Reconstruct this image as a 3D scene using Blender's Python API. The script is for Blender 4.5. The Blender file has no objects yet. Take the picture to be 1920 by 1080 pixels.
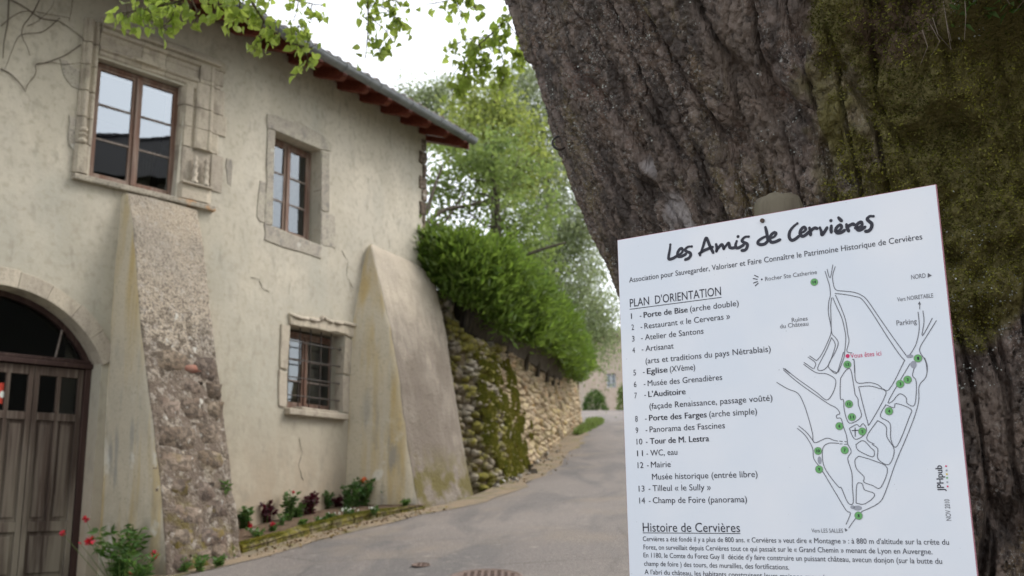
import bpy, bmesh, math, random
import numpy as np
from mathutils import Vector, Matrix, Euler

# ------------------------------------------------------------------ camera, sky, sun, exposure
scene = bpy.context.scene
COL = scene.collection
PITCH, ROLL = math.atan(401/1870), 0.013
cam_d = bpy.data.cameras.new('camera'); cam = bpy.data.objects.new('camera', cam_d); COL.objects.link(cam)
_fw = Vector((0, math.cos(PITCH), math.sin(PITCH))); _r = Vector((1, 0, 0)); _u = _r.cross(_fw)
_rt = _r*math.cos(ROLL) - _u*math.sin(ROLL); _up = _u*math.cos(ROLL) + _r*math.sin(ROLL)
cam.matrix_world = Matrix(((_rt.x, _up.x, -_fw.x, 0), (_rt.y, _up.y, -_fw.y, 0), (_rt.z, _up.z, -_fw.z, 1.63), (0, 0, 0, 1)))
cam_d.sensor_width = 36; cam_d.lens = 36*1870/1920
cam_d.clip_start = .05; cam_d.clip_end = 900
cam_d.dof.use_dof = True; cam_d.dof.focus_distance = 2.05; cam_d.dof.aperture_fstop = 6.2
scene.camera = cam

SUN_EL, SUN_AZ = math.radians(48), math.radians(78)      # azimuth clockwise from +Y
w = bpy.data.worlds.new('World'); scene.world = w; w.use_nodes = True
nt = w.node_tree; bg = nt.nodes['Background']
sky = nt.nodes.new('ShaderNodeTexSky'); sky.sky_type = 'NISHITA'; sky.sun_disc = False
sky.sun_elevation = SUN_EL; sky.sun_rotation = SUN_AZ; sky.air_density = 1.0; sky.dust_density = 4.0; sky.ozone_density = 1.0
hs = nt.nodes.new('ShaderNodeHueSaturation'); hs.inputs['Saturation'].default_value = .35
nt.links.new(sky.outputs[0], hs.inputs['Color']); mx = nt.nodes.new('ShaderNodeMix'); mx.data_type = 'RGBA'; mx.inputs[0].default_value = .55; mx.inputs[7].default_value = (6.4, 6.6, 7.0, 1)   # cloud veil over the clear sky
nt.links.new(hs.outputs[0], mx.inputs[6]); nt.links.new(mx.outputs[2], bg.inputs[0])
bg.inputs[1].default_value = .15
sun_d = bpy.data.lights.new('sun', 'SUN'); sun = bpy.data.objects.new('sun', sun_d); COL.objects.link(sun)
sun_d.energy = .7; sun_d.angle = math.radians(20); sun_d.color = (1, .95, .87)
_s = Vector((math.sin(SUN_AZ)*math.cos(SUN_EL), math.cos(SUN_AZ)*math.cos(SUN_EL), math.sin(SUN_EL)))
sun.rotation_euler = _s.to_track_quat('Z', 'Y').to_euler()
scene.view_settings.view_transform = 'Standard'; scene.view_settings.look = 'None'
scene.view_settings.exposure = 1.12; scene.view_settings.gamma = 1; scene.view_settings.use_curve_mapping = False

RS = np.random.RandomState(7); random.seed(7)

# ------------------------------------------------------------------ noise
def _hash(ix, iy, iz, k=0):
    n = (ix.astype(np.int64)*374761393 + iy.astype(np.int64)*668265263 + iz.astype(np.int64)*2147483647 + k*1274126177) & 0xffffffff
    n = ((n ^ (n >> 13))*1274126177) & 0xffffffff
    n = ((n ^ (n >> 16))*2246822519) & 0xffffffff
    return ((n ^ (n >> 15)) & 0xffffff)/float(0xffffff)
def vnoise(p, k=0):
    i = np.floor(p); f = p - i; f = f*f*(3-2*f); i = i.astype(np.int64); r = 0
    for a in (0, 1):
        for b in (0, 1):
            for c in (0, 1):
                r = r + _hash(i[:, 0]+a, i[:, 1]+b, i[:, 2]+c, k)*(f[:, 0] if a else 1-f[:, 0])*(f[:, 1] if b else 1-f[:, 1])*(f[:, 2] if c else 1-f[:, 2])
    return r
def fbm(p, o=4, k=0):
    p = np.asarray(p, float); r = 0; a = .5; t = 0
    for j in range(o):
        r = r + a*vnoise(p*2**j + 17.3*j, k+j); t += a; a *= .5
    return r/t
def worley(p, k=0):
    i = np.floor(p).astype(np.int64); f1 = np.full(len(p), 9.); f2 = f1.copy(); cid = np.zeros(len(p))
    for a in (-1, 0, 1):
        for b in (-1, 0, 1):
            for c in ((0,) if p[:, 2].ptp() == 0 else (-1, 0, 1)):
                x, y, z = i[:, 0]+a, i[:, 1]+b, i[:, 2]+c
                q = np.stack([x+_hash(x, y, z, k+1), y+_hash(x, y, z, k+2), (z+_hash(x, y, z, k+3)) if p[:, 2].ptp() else p[:, 2]], 1)
                d = np.sqrt(((q-p)**2).sum(1)); h = _hash(x, y, z, k+9)
                m = d < f1; f2 = np.where(m, f1, np.minimum(f2, d)); cid = np.where(m, h, cid); f1 = np.where(m, d, f1)
    return f1, f2, cid
def sstep(a, b, x):
    t = np.clip((x-a)/(b-a), 0, 1); return t*t*(3-2*t)

# ------------------------------------------------------------------ materials
def pm(name, base, layers=(), bumps=(), rough=.85, spec=.25, coords='pos', rand=0, island=0, trans=None, metal=0):
    """procedural material: base colour, colour layers driven by noise, bump layers"""
    m = bpy.data.materials.new(name); m.use_nodes = True; nt = m.node_tree; L = nt.links.new
    pb = nt.nodes['Principled BSDF']; out = nt.nodes['Material Output']
    pb.inputs['Roughness'].default_value = rough; pb.inputs['Specular IOR Level'].default_value = spec; pb.inputs['Metallic'].default_value = metal
    if coords == 'pos': src = nt.nodes.new('ShaderNodeNewGeometry').outputs['Position']
    else: src = nt.nodes.new('ShaderNodeTexCoord').outputs['Object']
    def tex(kind, sc, det=4, off=0, dist=0):
        mp = nt.nodes.new('ShaderNodeMapping'); mp.inputs['Scale'].default_value = sc if hasattr(sc, '__len__') else (sc,)*3
        mp.inputs['Location'].default_value = (off, off*1.7, off*.6); L(src, mp.inputs[0])
        if kind == 'noise':
            t = nt.nodes.new('ShaderNodeTexNoise'); t.inputs['Scale'].default_value = 1; t.inputs['Detail'].default_value = det; t.inputs['Distortion'].default_value = dist
            L(mp.outputs[0], t.inputs['Vector']); return t.outputs[0]
        t = nt.nodes.new('ShaderNodeTexVoronoi'); t.inputs['Scale'].default_value = 1
        if kind == 'edge': t.feature = 'DISTANCE_TO_EDGE'
        L(mp.outputs[0], t.inputs['Vector'])
        return t.outputs['Color'] if kind == 'cell' else t.outputs['Distance']
    cur = None
    def mixc(a, b, fac, mode='MIX'):
        mx = nt.nodes.new('ShaderNodeMix'); mx.data_type = 'RGBA'; mx.blend_type = mode
        for sock, v in ((mx.inputs[6], a), (mx.inputs[7], b)):
            if isinstance(v, (tuple, list)): sock.default_value = (*v, 1)
            else: L(v, sock)
        if isinstance(fac, float): mx.inputs[0].default_value = fac
        else: L(fac, mx.inputs[0])
        return mx.outputs[2]
    def mr(v, lo, hi, a=0, b=1):
        n = nt.nodes.new('ShaderNodeMapRange'); n.clamp = True
        L(v, n.inputs[0]); n.inputs[1].default_value = lo; n.inputs[2].default_value = hi; n.inputs[3].default_value = a; n.inputs[4].default_value = b
        return n.outputs[0]
    def mul(a, b):
        n = nt.nodes.new('ShaderNodeMath'); n.operation = 'MULTIPLY'
        L(a, n.inputs[0])
        if isinstance(b, (int, float)): n.inputs[1].default_value = b
        else: L(b, n.inputs[1])
        return n.outputs[0]
    cur = tuple(base)
    for i, y in enumerate(layers):
        if y.get('attr'):
            at = nt.nodes.new('ShaderNodeAttribute'); at.attribute_name = y['attr']; v = at.outputs['Fac']
            if 'scale' in y:
                ad = nt.nodes.new('ShaderNodeMath'); ad.operation = 'MULTIPLY_ADD'; L(tex('noise', y['scale'], 5, 3.1*i), ad.inputs[0]); ad.inputs[1].default_value = y.get('amp', .5); L(v, ad.inputs[2]); v = ad.outputs[0]
        else: v = tex(y.get('kind', 'noise'), y['scale'], y.get('det', 4), y.get('off', 3.1*i+1), y.get('dist', 0))
        f = mr(v, y.get('lo', .4), y.get('hi', .6), 0, y.get('k', 1))
        if 'zr' in y:
            sp = nt.nodes.new('ShaderNodeSeparateXYZ'); L(src, sp.inputs[0])
            f = mul(f, mr(sp.outputs[2], y['zr'][0], y['zr'][1]))
        if 'xr' in y:
            sp = nt.nodes.new('ShaderNodeSeparateXYZ'); L(src, sp.inputs[0])
            f = mul(f, mr(sp.outputs[0], y['xr'][0], y['xr'][1]))
        cur = mixc(cur, tuple(y['col']), f, y.get('mode', 'MIX'))
    if rand or island:
        if island: rv = nt.nodes.new('ShaderNodeNewGeometry').outputs['Random Per Island']; k = island
        else: rv = nt.nodes.new('ShaderNodeObjectInfo').outputs['Random']; k = rand
        h = nt.nodes.new('ShaderNodeHueSaturation')
        if isinstance(cur, tuple): h.inputs['Color'].default_value = (*cur, 1)
        else: L(cur, h.inputs['Color'])
        L(mr(rv, 0, 1, 1-k, 1+k), h.inputs['Value'])
        wn = nt.nodes.new('ShaderNodeTexWhiteNoise'); wn.noise_dimensions = '1D'; L(rv, wn.inputs['W'])
        L(mr(wn.outputs[0], 0, 1, .5-.03*k, .5+.03*k), h.inputs['Hue']); L(mr(wn.outputs[0], 0, 1, 1-.35*k, 1+.2*k), h.inputs['Saturation'])
        cur = h.outputs[0]
    if isinstance(cur, tuple): pb.inputs['Base Color'].default_value = (*cur, 1)
    else: L(cur, pb.inputs['Base Color'])
    prev = None
    for i, b in enumerate(bumps):
        bn = nt.nodes.new('ShaderNodeBump'); bn.inputs['Strength'].default_value = b.get('k', .6); bn.inputs['Distance'].default_value = b.get('d', .01)
        v = tex(b.get('kind', 'noise'), b['scale'], b.get('det', 5), 5.7*i+2, b.get('dist', 0))
        if 'lo' in b: v = mr(v, b['lo'], b['hi'])
        L(v, bn.inputs['Height'])
        if prev: L(prev, bn.inputs['Normal'])
        prev = bn.outputs[0]
    if prev: L(prev, pb.inputs['Normal'])
    if trans:
        tr = nt.nodes.new('ShaderNodeBsdfTranslucent'); mx = nt.nodes.new('ShaderNodeMixShader'); mx.inputs[0].default_value = trans[1]
        if isinstance(cur, tuple): tr.inputs[0].default_value = (*trans[0], 1)
        else: L(mixc(cur, tuple(trans[0]), .6), tr.inputs[0])
        L(pb.outputs[0], mx.inputs[1]); L(tr.outputs[0], mx.inputs[2]); L(mx.outputs[0], out.inputs[0])
    return m
def glass_mat(name, ior, col=(.02, .024, .026), see=.0):
    m = bpy.data.materials.new(name); m.use_nodes = True; nt = m.node_tree; L = nt.links.new
    out = nt.nodes['Material Output']; nt.nodes.remove(nt.nodes['Principled BSDF'])
    fr = nt.nodes.new('ShaderNodeFresnel'); fr.inputs[0].default_value = ior
    gl = nt.nodes.new('ShaderNodeBsdfGlossy'); gl.inputs['Roughness'].default_value = .015; gl.inputs[0].default_value = (.86, .94, 1, 1)
    no = nt.nodes.new('ShaderNodeTexNoise'); no.inputs['Scale'].default_value = 1.6; bp = nt.nodes.new('ShaderNodeBump'); bp.inputs['Strength'].default_value = .05; bp.inputs['Distance'].default_value = .05
    ge = nt.nodes.new('ShaderNodeNewGeometry'); L(ge.outputs['Position'], no.inputs['Vector']); L(no.outputs[0], bp.inputs['Height']); L(bp.outputs[0], gl.inputs['Normal'])
    tr = nt.nodes.new('ShaderNodeBsdfTransparent'); tr.inputs[0].default_value = (.75, .8, .8, 1)
    mx = nt.nodes.new('ShaderNodeMixShader'); L(fr.outputs[0], mx.inputs[0]); L(tr.outputs[0], mx.inputs[1]); L(gl.outputs[0], mx.inputs[2]); L(mx.outputs[0], out.inputs[0])
    return m

M = {}
M['plaster'] = pm('lime_plaster', (.52, .475, .395), [
    dict(scale=.45, lo=.38, hi=.62, col=(.435, .405, .34), k=.8), dict(scale=1.3, lo=.45, hi=.7, col=(.60, .54, .44), k=.6),
    dict(scale=(1.2, 1.2, .5), lo=.52, hi=.68, col=(.365, .36, .31), k=.55, off=9), dict(scale=(5, 5, .28), lo=.57, hi=.68, col=(.30, .27, .22), k=.1, off=52), dict(scale=(3.5, 3.5, .35), lo=.55, hi=.75, col=(.36, .32, .26), k=.12),
    dict(scale=(.9, .9, .6), lo=.25, hi=.5, col=(.36, .34, .275), k=.75, zr=(4.9, 3.2)), dict(scale=(.8, .8, .8), lo=.3, hi=.55, col=(.33, .245, .165), k=.75, zr=(3.0, 1.5)), dict(scale=(2.2, 2.2, 1.1), lo=.5, hi=.56, col=(.43, .39, .31), k=.35, off=21), dict(scale=14, lo=.5, hi=.7, col=(.34, .30, .235), k=.5), dict(scale=(9, 9, 4), lo=.58, hi=.7, col=(.27, .245, .2), k=.45, off=31),
    dict(scale=60, lo=.62, hi=.72, col=(.22, .2, .16), k=.4)],
    [dict(scale=2.5, k=.5, d=.03), dict(scale=18, k=.5, d=.008), dict(scale=110, k=.35, d=.003)])
M['pale_plaster'] = pm('pale_plaster', (.52, .455, .345), [
    dict(scale=1.1, lo=.4, hi=.6, col=(.45, .405, .32), k=.7), dict(scale=(5, 5, .5), lo=.47, hi=.66, col=(.45, .33, .14), k=.8, off=4),
    dict(scale=(7, 7, 1.3), lo=.55, hi=.68, col=(.25, .25, .24), k=.7, off=6, zr=(3.6, 2.4)), dict(scale=3, lo=.6, hi=.66, col=(.66, .64, .58), k=.6, zr=(2.9, 2.2)), dict(scale=3.5, lo=.4, hi=.6, col=(.14, .12, .085), k=.8, zr=(1.9, 1.0)),
    dict(scale=26, lo=.55, hi=.75, col=(.22, .2, .16), k=.4)],
    [dict(scale=4, k=.5, d=.03), dict(scale=30, k=.5, d=.01)])
M['roughcast'] = pm('granite_roughcast', (.43, .365, .285), [
    dict(scale=1.5, lo=.4, hi=.6, col=(.33, .29, .24), k=.8), dict(scale=55, kind='noise', lo=.5, hi=.62, col=(.16, .13, .105), k=.75), dict(scale=30, lo=.53, hi=.60, col=(.11, .09, .075), k=.85, zr=(4.8, 3.6)),
    dict(scale=13, lo=.48, hi=.55, col=(.085, .065, .048), k=.85, zr=(3.85, 3.3)), dict(scale=9, lo=.66, hi=.70, col=(.62, .61, .55), k=.8, off=8, zr=(4.3, 3.4)),
    dict(scale=7, lo=.3, hi=.55, col=(.15, .115, .09), k=.92, zr=(3.4, 2.9)), dict(scale=15, lo=.55, hi=.65, col=(.40, .36, .31), k=.6, off=30), dict(scale=4, lo=.52, hi=.64, col=(.14, .11, .025), k=.8, off=4, zr=(2.2, 1.3))],
    [dict(scale=6, k=.6, d=.05), dict(scale=42, k=1, d=.025), dict(scale=130, k=.7, d=.008)], rough=.95)
M['roughcast_b'] = pm('grey_roughcast', (.46, .40, .32), [
    dict(scale=1.3, lo=.15, hi=.35, col=(.155, .128, .102), k=.95, zr=(4.5, 3.6)), dict(scale=1.3, lo=.4, hi=.6, col=(.33, .29, .24), k=.45), dict(scale=(10, 10, 3), lo=.45, hi=.62, col=(.17, .14, .115), k=.8, zr=(5.0, 3.2)), dict(scale=50, lo=.5, hi=.65, col=(.18, .155, .13), k=.7, zr=(4.8, 3.4)),
    dict(scale=4.2, lo=.40, hi=.55, col=(.12, .10, .03), k=.9, off=4, zr=(2.45, 1.95))],
    [dict(scale=5, k=.5, d=.05), dict(scale=30, k=.9, d=.02), dict(scale=90, k=.7, d=.008)], rough=.95)
M['granite'] = pm('weathered_granite', (.38, .34, .285), [
    dict(scale=2.2, lo=.4, hi=.62, col=(.42, .385, .31), k=.8), dict(scale=9, lo=.5, hi=.68, col=(.22, .20, .185), k=.7), dict(scale=70, lo=.52, hi=.64, col=(.15, .14, .135), k=.75), dict(scale=6, lo=.66, hi=.7, col=(.6, .58, .52), k=.5)],
    [dict(scale=12, k=.5, d=.02), dict(scale=80, k=.7, d=.006)], rand=.12)
M['moulding'] = pm('carved_limestone', (.42, .365, .295), [
    dict(scale=3, lo=.4, hi=.65, col=(.50, .44, .35), k=.7), dict(scale=(9, 9, 5), lo=.52, hi=.68, col=(.23, .195, .16), k=.6), dict(scale=60, lo=.55, hi=.68, col=(.17, .15, .13), k=.5)],
    [dict(scale=14, k=.6, d=.015), dict(scale=80, k=.6, d=.004)], rand=.12)
M['lichen_stone'] = pm('sill_stone_orange_lichen', (.30, .27, .22), [dict(scale=9, lo=.50, hi=.56, col=(.55, .23, .04), k=.85, xr=(-3.80, -3.72)), dict(scale=5, lo=.4, hi=.6, col=(.42, .37, .30), k=.8), dict(scale=40, lo=.5, hi=.65, col=(.14, .12, .1), k=.6)], [dict(scale=30, k=.8, d=.01)])
M['brick'] = pm('red_brick', (.27, .12, .085), [dict(scale=20, lo=.45, hi=.65, col=(.35, .22, .17), k=.7)], [dict(scale=50, k=.6, d=.006)])
M['rubble'] = pm('dark_rubble', (.16, .118, .088), [
    dict(scale=5, lo=.45, hi=.62, col=(.25, .20, .155), k=.8), dict(scale=18, lo=.46, hi=.56, col=(.09, .07, .055), k=.8), dict(scale=12, lo=.64, hi=.69, col=(.5, .49, .44), k=.7), dict(scale=6, lo=.56, hi=.64, col=(.16, .12, .02), k=.8, off=7, zr=(2.3, 1.6))],
    [dict(scale=16, k=.9, d=.03), dict(scale=60, k=.8, d=.012)], rough=.95, rand=.25)
M['wall_stone'] = pm('ochre_field_stone', (.30, .235, .13), [
    dict(scale=3.5, lo=.4, hi=.62, col=(.40, .33, .20), k=.8), dict(scale=9, lo=.5, hi=.66, col=(.23, .175, .11), k=.7), dict(scale=2.2, lo=.55, hi=.66, col=(.40, .25, .09), k=.7, off=8), dict(scale=40, lo=.5, hi=.68, col=(.15, .115, .075), k=.6)],
    [dict(scale=14, k=.8, d=.03), dict(scale=60, k=.7, d=.01)], rough=.95, rand=.38)
M['wall_core'] = pm('earthy_joint_mortar', (.15, .115, .07), [dict(scale=6, lo=.45, hi=.6, col=(.10, .09, .03), k=.8), dict(scale=20, lo=.5, hi=.6, col=(.22, .18, .12), k=.7)], [dict(scale=18, k=1, d=.04), dict(scale=70, k=.8, d=.015)], rough=1)
M['moss_stone'] = pm('mossy_field_stone', (.22, .18, .13), [
    dict(scale=4, lo=.4, hi=.6, col=(.28, .25, .20), k=.8), dict(scale=3.2, lo=.44, hi=.54, col=(.17, .15, .025), k=.95, off=8), dict(scale=18, lo=.5, hi=.62, col=(.10, .085, .05), k=.7), dict(scale=5, lo=.64, hi=.7, col=(.40, .38, .33), k=.6, off=2)],
    [dict(scale=12, k=.8, d=.03), dict(scale=60, k=.8, d=.012)], rough=.95, rand=.25)
M['moss'] = pm('yellow_green_moss', (.155, .145, .02), [dict(scale=5, lo=.4, hi=.6, col=(.085, .095, .012), k=.8), dict(scale=2, lo=.5, hi=.65, col=(.22, .18, .03), k=.7)], rough=1, island=.45, trans=((.3, .3, .04), .2))
M['moss_flat'] = pm('moss_on_kerb', (.13, .115, .02), [dict(scale=5, lo=.45, hi=.58, col=(.27, .22, .15), k=.8), dict(scale=22, lo=.4, hi=.6, col=(.07, .07, .015), k=.8), dict(scale=12, lo=.5, hi=.6, col=(.2, .17, .03), k=.7)], [dict(scale=30, k=1, d=.03), dict(scale=90, k=.8, d=.01)], rough=1)
M['asphalt'] = pm('worn_asphalt', (.18, .154, .139), [
    dict(kind='edge', scale=(.55, .8, 1), lo=.022, hi=.004, col=(.07, .06, .055), k=.6), dict(scale=38, lo=.46, hi=.62, col=(.13, .115, .105), k=.6), dict(scale=46, lo=.6, hi=.66, col=(.34, .31, .28), k=.6, off=61),
    dict(scale=.35, lo=.4, hi=.62, col=(.23, .198, .174), k=.8), dict(scale=(1.2, .35, 1), lo=.48, hi=.62, col=(.12, .11, .105), k=.75, dist=1.2), dict(scale=.8, lo=.55, hi=.7, col=(.24, .195, .15), k=.6, off=12),
    dict(scale=70, lo=.48, hi=.64, col=(.10, .095, .09), k=.65), dict(scale=110, lo=.6, hi=.68, col=(.42, .40, .37), k=.7), dict(scale=9, lo=.62, hi=.72, col=(.30, .27, .235), k=.5)],
    [dict(scale=2, k=.4, d=.03), dict(scale=45, k=.8, d=.012), dict(scale=90, k=.8, d=.008)], rough=.85)
M['verge'] = pm('sandy_gutter_dirt', (.27, .205, .135), [dict(scale=3, lo=.45, hi=.6, col=(.20, .17, .12), k=.8), dict(scale=4, lo=.58, hi=.66, col=(.15, .145, .04), k=.7, off=5), dict(scale=60, lo=.5, hi=.62, col=(.12, .10, .08), k=.6)], [dict(scale=40, k=.8, d=.02)], rough=1)
M['ground'] = pm('rough_grass_ground', (.10, .115, .035), [dict(scale=.4, lo=.4, hi=.6, col=(.16, .13, .07), k=.8), dict(scale=8, lo=.4, hi=.6, col=(.06, .08, .02), k=.7)], [dict(scale=9, k=1, d=.06)], rough=1)
M['soil'] = pm('bed_soil', (.115, .075, .05), [dict(scale=12, lo=.4, hi=.6, col=(.17, .12, .08), k=.8), dict(scale=40, lo=.5, hi=.6, col=(.06, .04, .03), k=.7)], [dict(scale=25, k=1, d=.04)], rough=1)
M['old_wood'] = pm('silvered_door_wood', (.088, .063, .05), [
    dict(scale=(9, 9, .8), lo=.42, hi=.62, col=(.055, .038, .03), k=.8), dict(scale=(30, 30, 1.2), lo=.5, hi=.62, col=(.17, .14, .115), k=.6), dict(scale=(6, 6, .7), lo=.42, hi=.6, col=(.24, .205, .16), k=.85, zr=(2.5, 1.4))],
    [dict(scale=(60, 60, 3), k=.6, d=.004)], rough=.8)
M['dark_wood'] = pm('dark_door_wood', (.042, .022, .019), [dict(scale=(30, 30, 1.2), lo=.5, hi=.65, col=(.08, .05, .04), k=.7)], [dict(scale=(60, 60, 3), k=.5, d=.003)], rough=.6)
M['window_wood'] = pm('reddish_window_wood', (.20, .115, .085), [dict(scale=(14, 14, 1.5), lo=.42, hi=.62, col=(.30, .235, .195), k=.75), dict(scale=(50, 50, 3), lo=.5, hi=.65, col=(.11, .06, .045), k=.6)], [dict(scale=(80, 80, 4), k=.5, d=.003)], rough=.65)
M['bar_grey'] = pm('grey_glazing_bar', (.16, .13, .115), [dict(scale=20, lo=.4, hi=.6, col=(.26, .22, .19), k=.6)], rough=.7)
M['rafter'] = pm('mahogany_stained_timber', (.15, .038, .024), [dict(scale=(6, 6, 6), lo=.4, hi=.6, col=(.12, .028, .018), k=.8), dict(scale=(40, 40, 40), lo=.5, hi=.65, col=(.28, .09, .05), k=.4)], [dict(scale=50, k=.3, d=.003)], rough=.55)
M['zinc'] = pm('grey_zinc', (.22, .235, .25), [dict(scale=4, lo=.4, hi=.6, col=(.15, .165, .18), k=.8), dict(scale=22, lo=.5, hi=.7, col=(.29, .30, .31), k=.5)], rough=.5, spec=.6, metal=.35)
M['tile'] = pm('clay_roof_tile', (.17, .11, .08), [dict(scale=6, lo=.4, hi=.6, col=(.10, .085, .075), k=.8), dict(scale=18, lo=.55, hi=.65, col=(.25, .2, .14), k=.7)], [dict(scale=30, k=.6, d=.01)], rand=.25)
M['iron'] = pm('black_iron', (.028, .024, .022), [dict(scale=25, lo=.5, hi=.65, col=(.09, .05, .03), k=.7)], rough=.6, spec=.4)
M['glass'] = glass_mat('window_glass', 3.3)
M['glass_dark'] = glass_mat('old_dark_glass', 1.5)
M['glass_mid'] = glass_mat('old_window_glass', 2.2)
M['curtain'] = pm('lace_curtain', (.82, .85, .80), [dict(scale=(60, 60, 60), lo=.45, hi=.6, col=(.6, .64, .6), k=.6)], rough=.9, trans=((.6, .65, .62), .4))
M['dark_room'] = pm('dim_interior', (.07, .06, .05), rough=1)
M['far_wall'] = pm('far_pink_masonry', (.50, .40, .33), [dict(scale=3, lo=.42, hi=.6, col=(.60, .52, .43), k=.8), dict(scale=(5, 5, 8), kind='edge', lo=.02, hi=.10, col=(.44, .35, .28), k=.6), dict(scale=.7, lo=.5, hi=.65, col=(.42, .35, .29), k=.6)], [dict(scale=8, k=.6, d=.04)], rough=1)
M['white_trim'] = pm('pale_window_trim', (.6, .6, .58), rough=.7)
M['bark'] = pm('lime_bark', (.10, .066, .046), [  # bark tones darkened overall, the crown's shade on the trunk is put into the colour
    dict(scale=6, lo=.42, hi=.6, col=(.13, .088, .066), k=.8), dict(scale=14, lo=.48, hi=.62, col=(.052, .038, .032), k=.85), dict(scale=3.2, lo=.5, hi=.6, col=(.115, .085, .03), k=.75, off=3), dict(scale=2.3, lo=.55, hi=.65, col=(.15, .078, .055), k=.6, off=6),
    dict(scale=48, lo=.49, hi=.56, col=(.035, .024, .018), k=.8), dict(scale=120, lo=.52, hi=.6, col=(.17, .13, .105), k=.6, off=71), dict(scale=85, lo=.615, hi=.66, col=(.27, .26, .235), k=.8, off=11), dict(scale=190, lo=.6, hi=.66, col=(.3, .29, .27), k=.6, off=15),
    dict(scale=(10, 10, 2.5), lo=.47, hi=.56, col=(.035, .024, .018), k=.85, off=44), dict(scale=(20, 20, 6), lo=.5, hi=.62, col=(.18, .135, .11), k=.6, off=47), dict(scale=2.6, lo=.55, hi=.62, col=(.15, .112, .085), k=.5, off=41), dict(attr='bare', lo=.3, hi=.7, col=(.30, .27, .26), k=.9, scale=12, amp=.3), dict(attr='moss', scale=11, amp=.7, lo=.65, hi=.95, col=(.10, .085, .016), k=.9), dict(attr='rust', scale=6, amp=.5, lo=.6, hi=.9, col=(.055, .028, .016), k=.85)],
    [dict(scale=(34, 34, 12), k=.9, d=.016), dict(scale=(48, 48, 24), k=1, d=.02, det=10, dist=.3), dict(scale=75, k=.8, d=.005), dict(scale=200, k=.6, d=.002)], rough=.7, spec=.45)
M['bark_moss'] = pm('olive_bark_moss', (.20, .19, .038), [dict(scale=9, lo=.40, hi=.58, col=(.055, .056, .013), k=.9), dict(scale=2.5, lo=.45, hi=.62, col=(.20, .185, .035), k=.6)], rough=1, island=.3, trans=((.16, .15, .02), .15))
M['lichen'] = pm('pale_lichen', (.30, .31, .28), rough=1, island=.4)
M['trunk_bark'] = pm('grey_brown_bark', (.10, .085, .065), [dict(scale=(14, 14, 4), lo=.45, hi=.6, col=(.055, .045, .035), k=.8)], [dict(scale=(20, 20, 5), k=.8, d=.03)], rough=1)
M['post'] = pm('weathered_post_wood', (.13, .112, .08), [dict(scale=(60, 60, 6), lo=.45, hi=.62, col=(.095, .078, .055), k=.8), dict(scale=12, lo=.55, hi=.65, col=(.14, .14, .08), k=.6)], [dict(scale=(90, 90, 8), k=.7, d=.004)])
M['sign_white'] = pm('white_sign_panel', (.61, .645, .70), [dict(scale=4, lo=.4, hi=.65, col=(.69, .695, .72), k=.8), dict(scale=190, lo=.73, hi=.77, col=(.3, .3, .33), k=.7)], rough=.28, spec=.6)
M['sign_edge'] = pm('reddish_sign_edge', (.38, .18, .22), rough=.5)
M['ink'] = pm('dark_ink', (.028, .028, .04), rough=.45)
M['ink_grey'] = pm('faded_grey_ink', (.11, .11, .125), rough=.45)
M['ink_light'] = pm('light_grey_ink', (.30, .31, .35), rough=.45)
M['ink_red'] = pm('crimson_ink', (.55, .03, .12), rough=.45)
M['disc'] = pm('green_disc_ink', (.13, .36, .12), rough=.45)
M['disc_ring'] = pm('grey_green_ring_ink', (.20, .27, .19), rough=.45)
M['ink_yellow'] = pm('yellow_ink', (.6, .42, .04), rough=.45)
def leafm(name, c, c2, t, tk=.35, isl=.4, rand=0, rough=.5):
    return pm(name, c, [dict(scale=1.6, lo=.4, hi=.6, col=c2, k=.8)], rough=rough, spec=.3, island=isl if not rand else 0, rand=rand, trans=(t, tk))
M['lime_leaf'] = leafm('lime_leaf', (.21, .28, .05), (.15, .22, .035), (.70, .85, .16), .55, rand=.35)
M['lime_leaf_far'] = leafm('lime_leaf_mass', (.19, .26, .045), (.13, .20, .03), (.66, .80, .15), .55)
M['leaf_mid'] = leafm('bright_green_leaf', (.115, .165, .045), (.075, .115, .03), (.42, .54, .14), .45)
M['leaf_yel'] = leafm('yellow_green_leaf', (.16, .20, .045), (.11, .15, .035), (.55, .62, .14), .5)
M['leaf_pale'] = leafm('pale_birch_leaf', (.17, .205, .10), (.13, .165, .075), (.5, .58, .28), .5)
M['hedge_leaf'] = leafm('juniper_spray', (.115, .185, .03), (.062, .108, .018), (.30, .44, .06), .42)
M['shrub_leaf'] = leafm('dark_shrub_leaf', (.04, .085, .018), (.06, .11, .02), (.2, .32, .05), .3)
M['weed_leaf'] = leafm('weed_leaf', (.065, .14, .03), (.05, .11, .02), (.25, .42, .08), .35)
M['bed_leaf'] = leafm('bedding_leaf', (.055, .115, .03), (.04, .085, .02), (.2, .36, .08), .3)
M['purple_leaf'] = leafm('dark_red_leaf', (.07, .014, .025), (.045, .01, .018), (.25, .03, .06), .25)
M['stem'] = pm('green_stem', (.08, .12, .03), rough=.6)
M['twig'] = pm('brown_twig', (.09, .07, .045), rough=.8)
M['vine'] = pm('dead_vine_stem', (.12, .095, .075), rough=.9)
M['petal_red'] = pm('red_petal', (.52, .03, .055), rough=.5, island=.3, trans=((.6, .05, .08), .2))
M['petal_orange'] = pm('orange_petal', (.60, .13, .03), rough=.5, island=.2)
M['petal_white'] = pm('white_petal', (.72, .74, .68), rough=.6, island=.1)
M['green_plastic'] = pm('green_plastic', (.02, .15, .07), rough=.4)
M['sticker_red'] = pm('red_sticker', (.45, .05, .03), rough=.5)
M['manhole'] = pm('rusty_cast_iron', (.17, .115, .09), [dict(scale=30, lo=.4, hi=.6, col=(.11, .085, .075), k=.7)], [dict(scale=60, k=.5, d=.004)], rough=.7)
M['litter'] = pm('dry_leaf', (.20, .14, .07), rough=1, island=.6)
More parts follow.
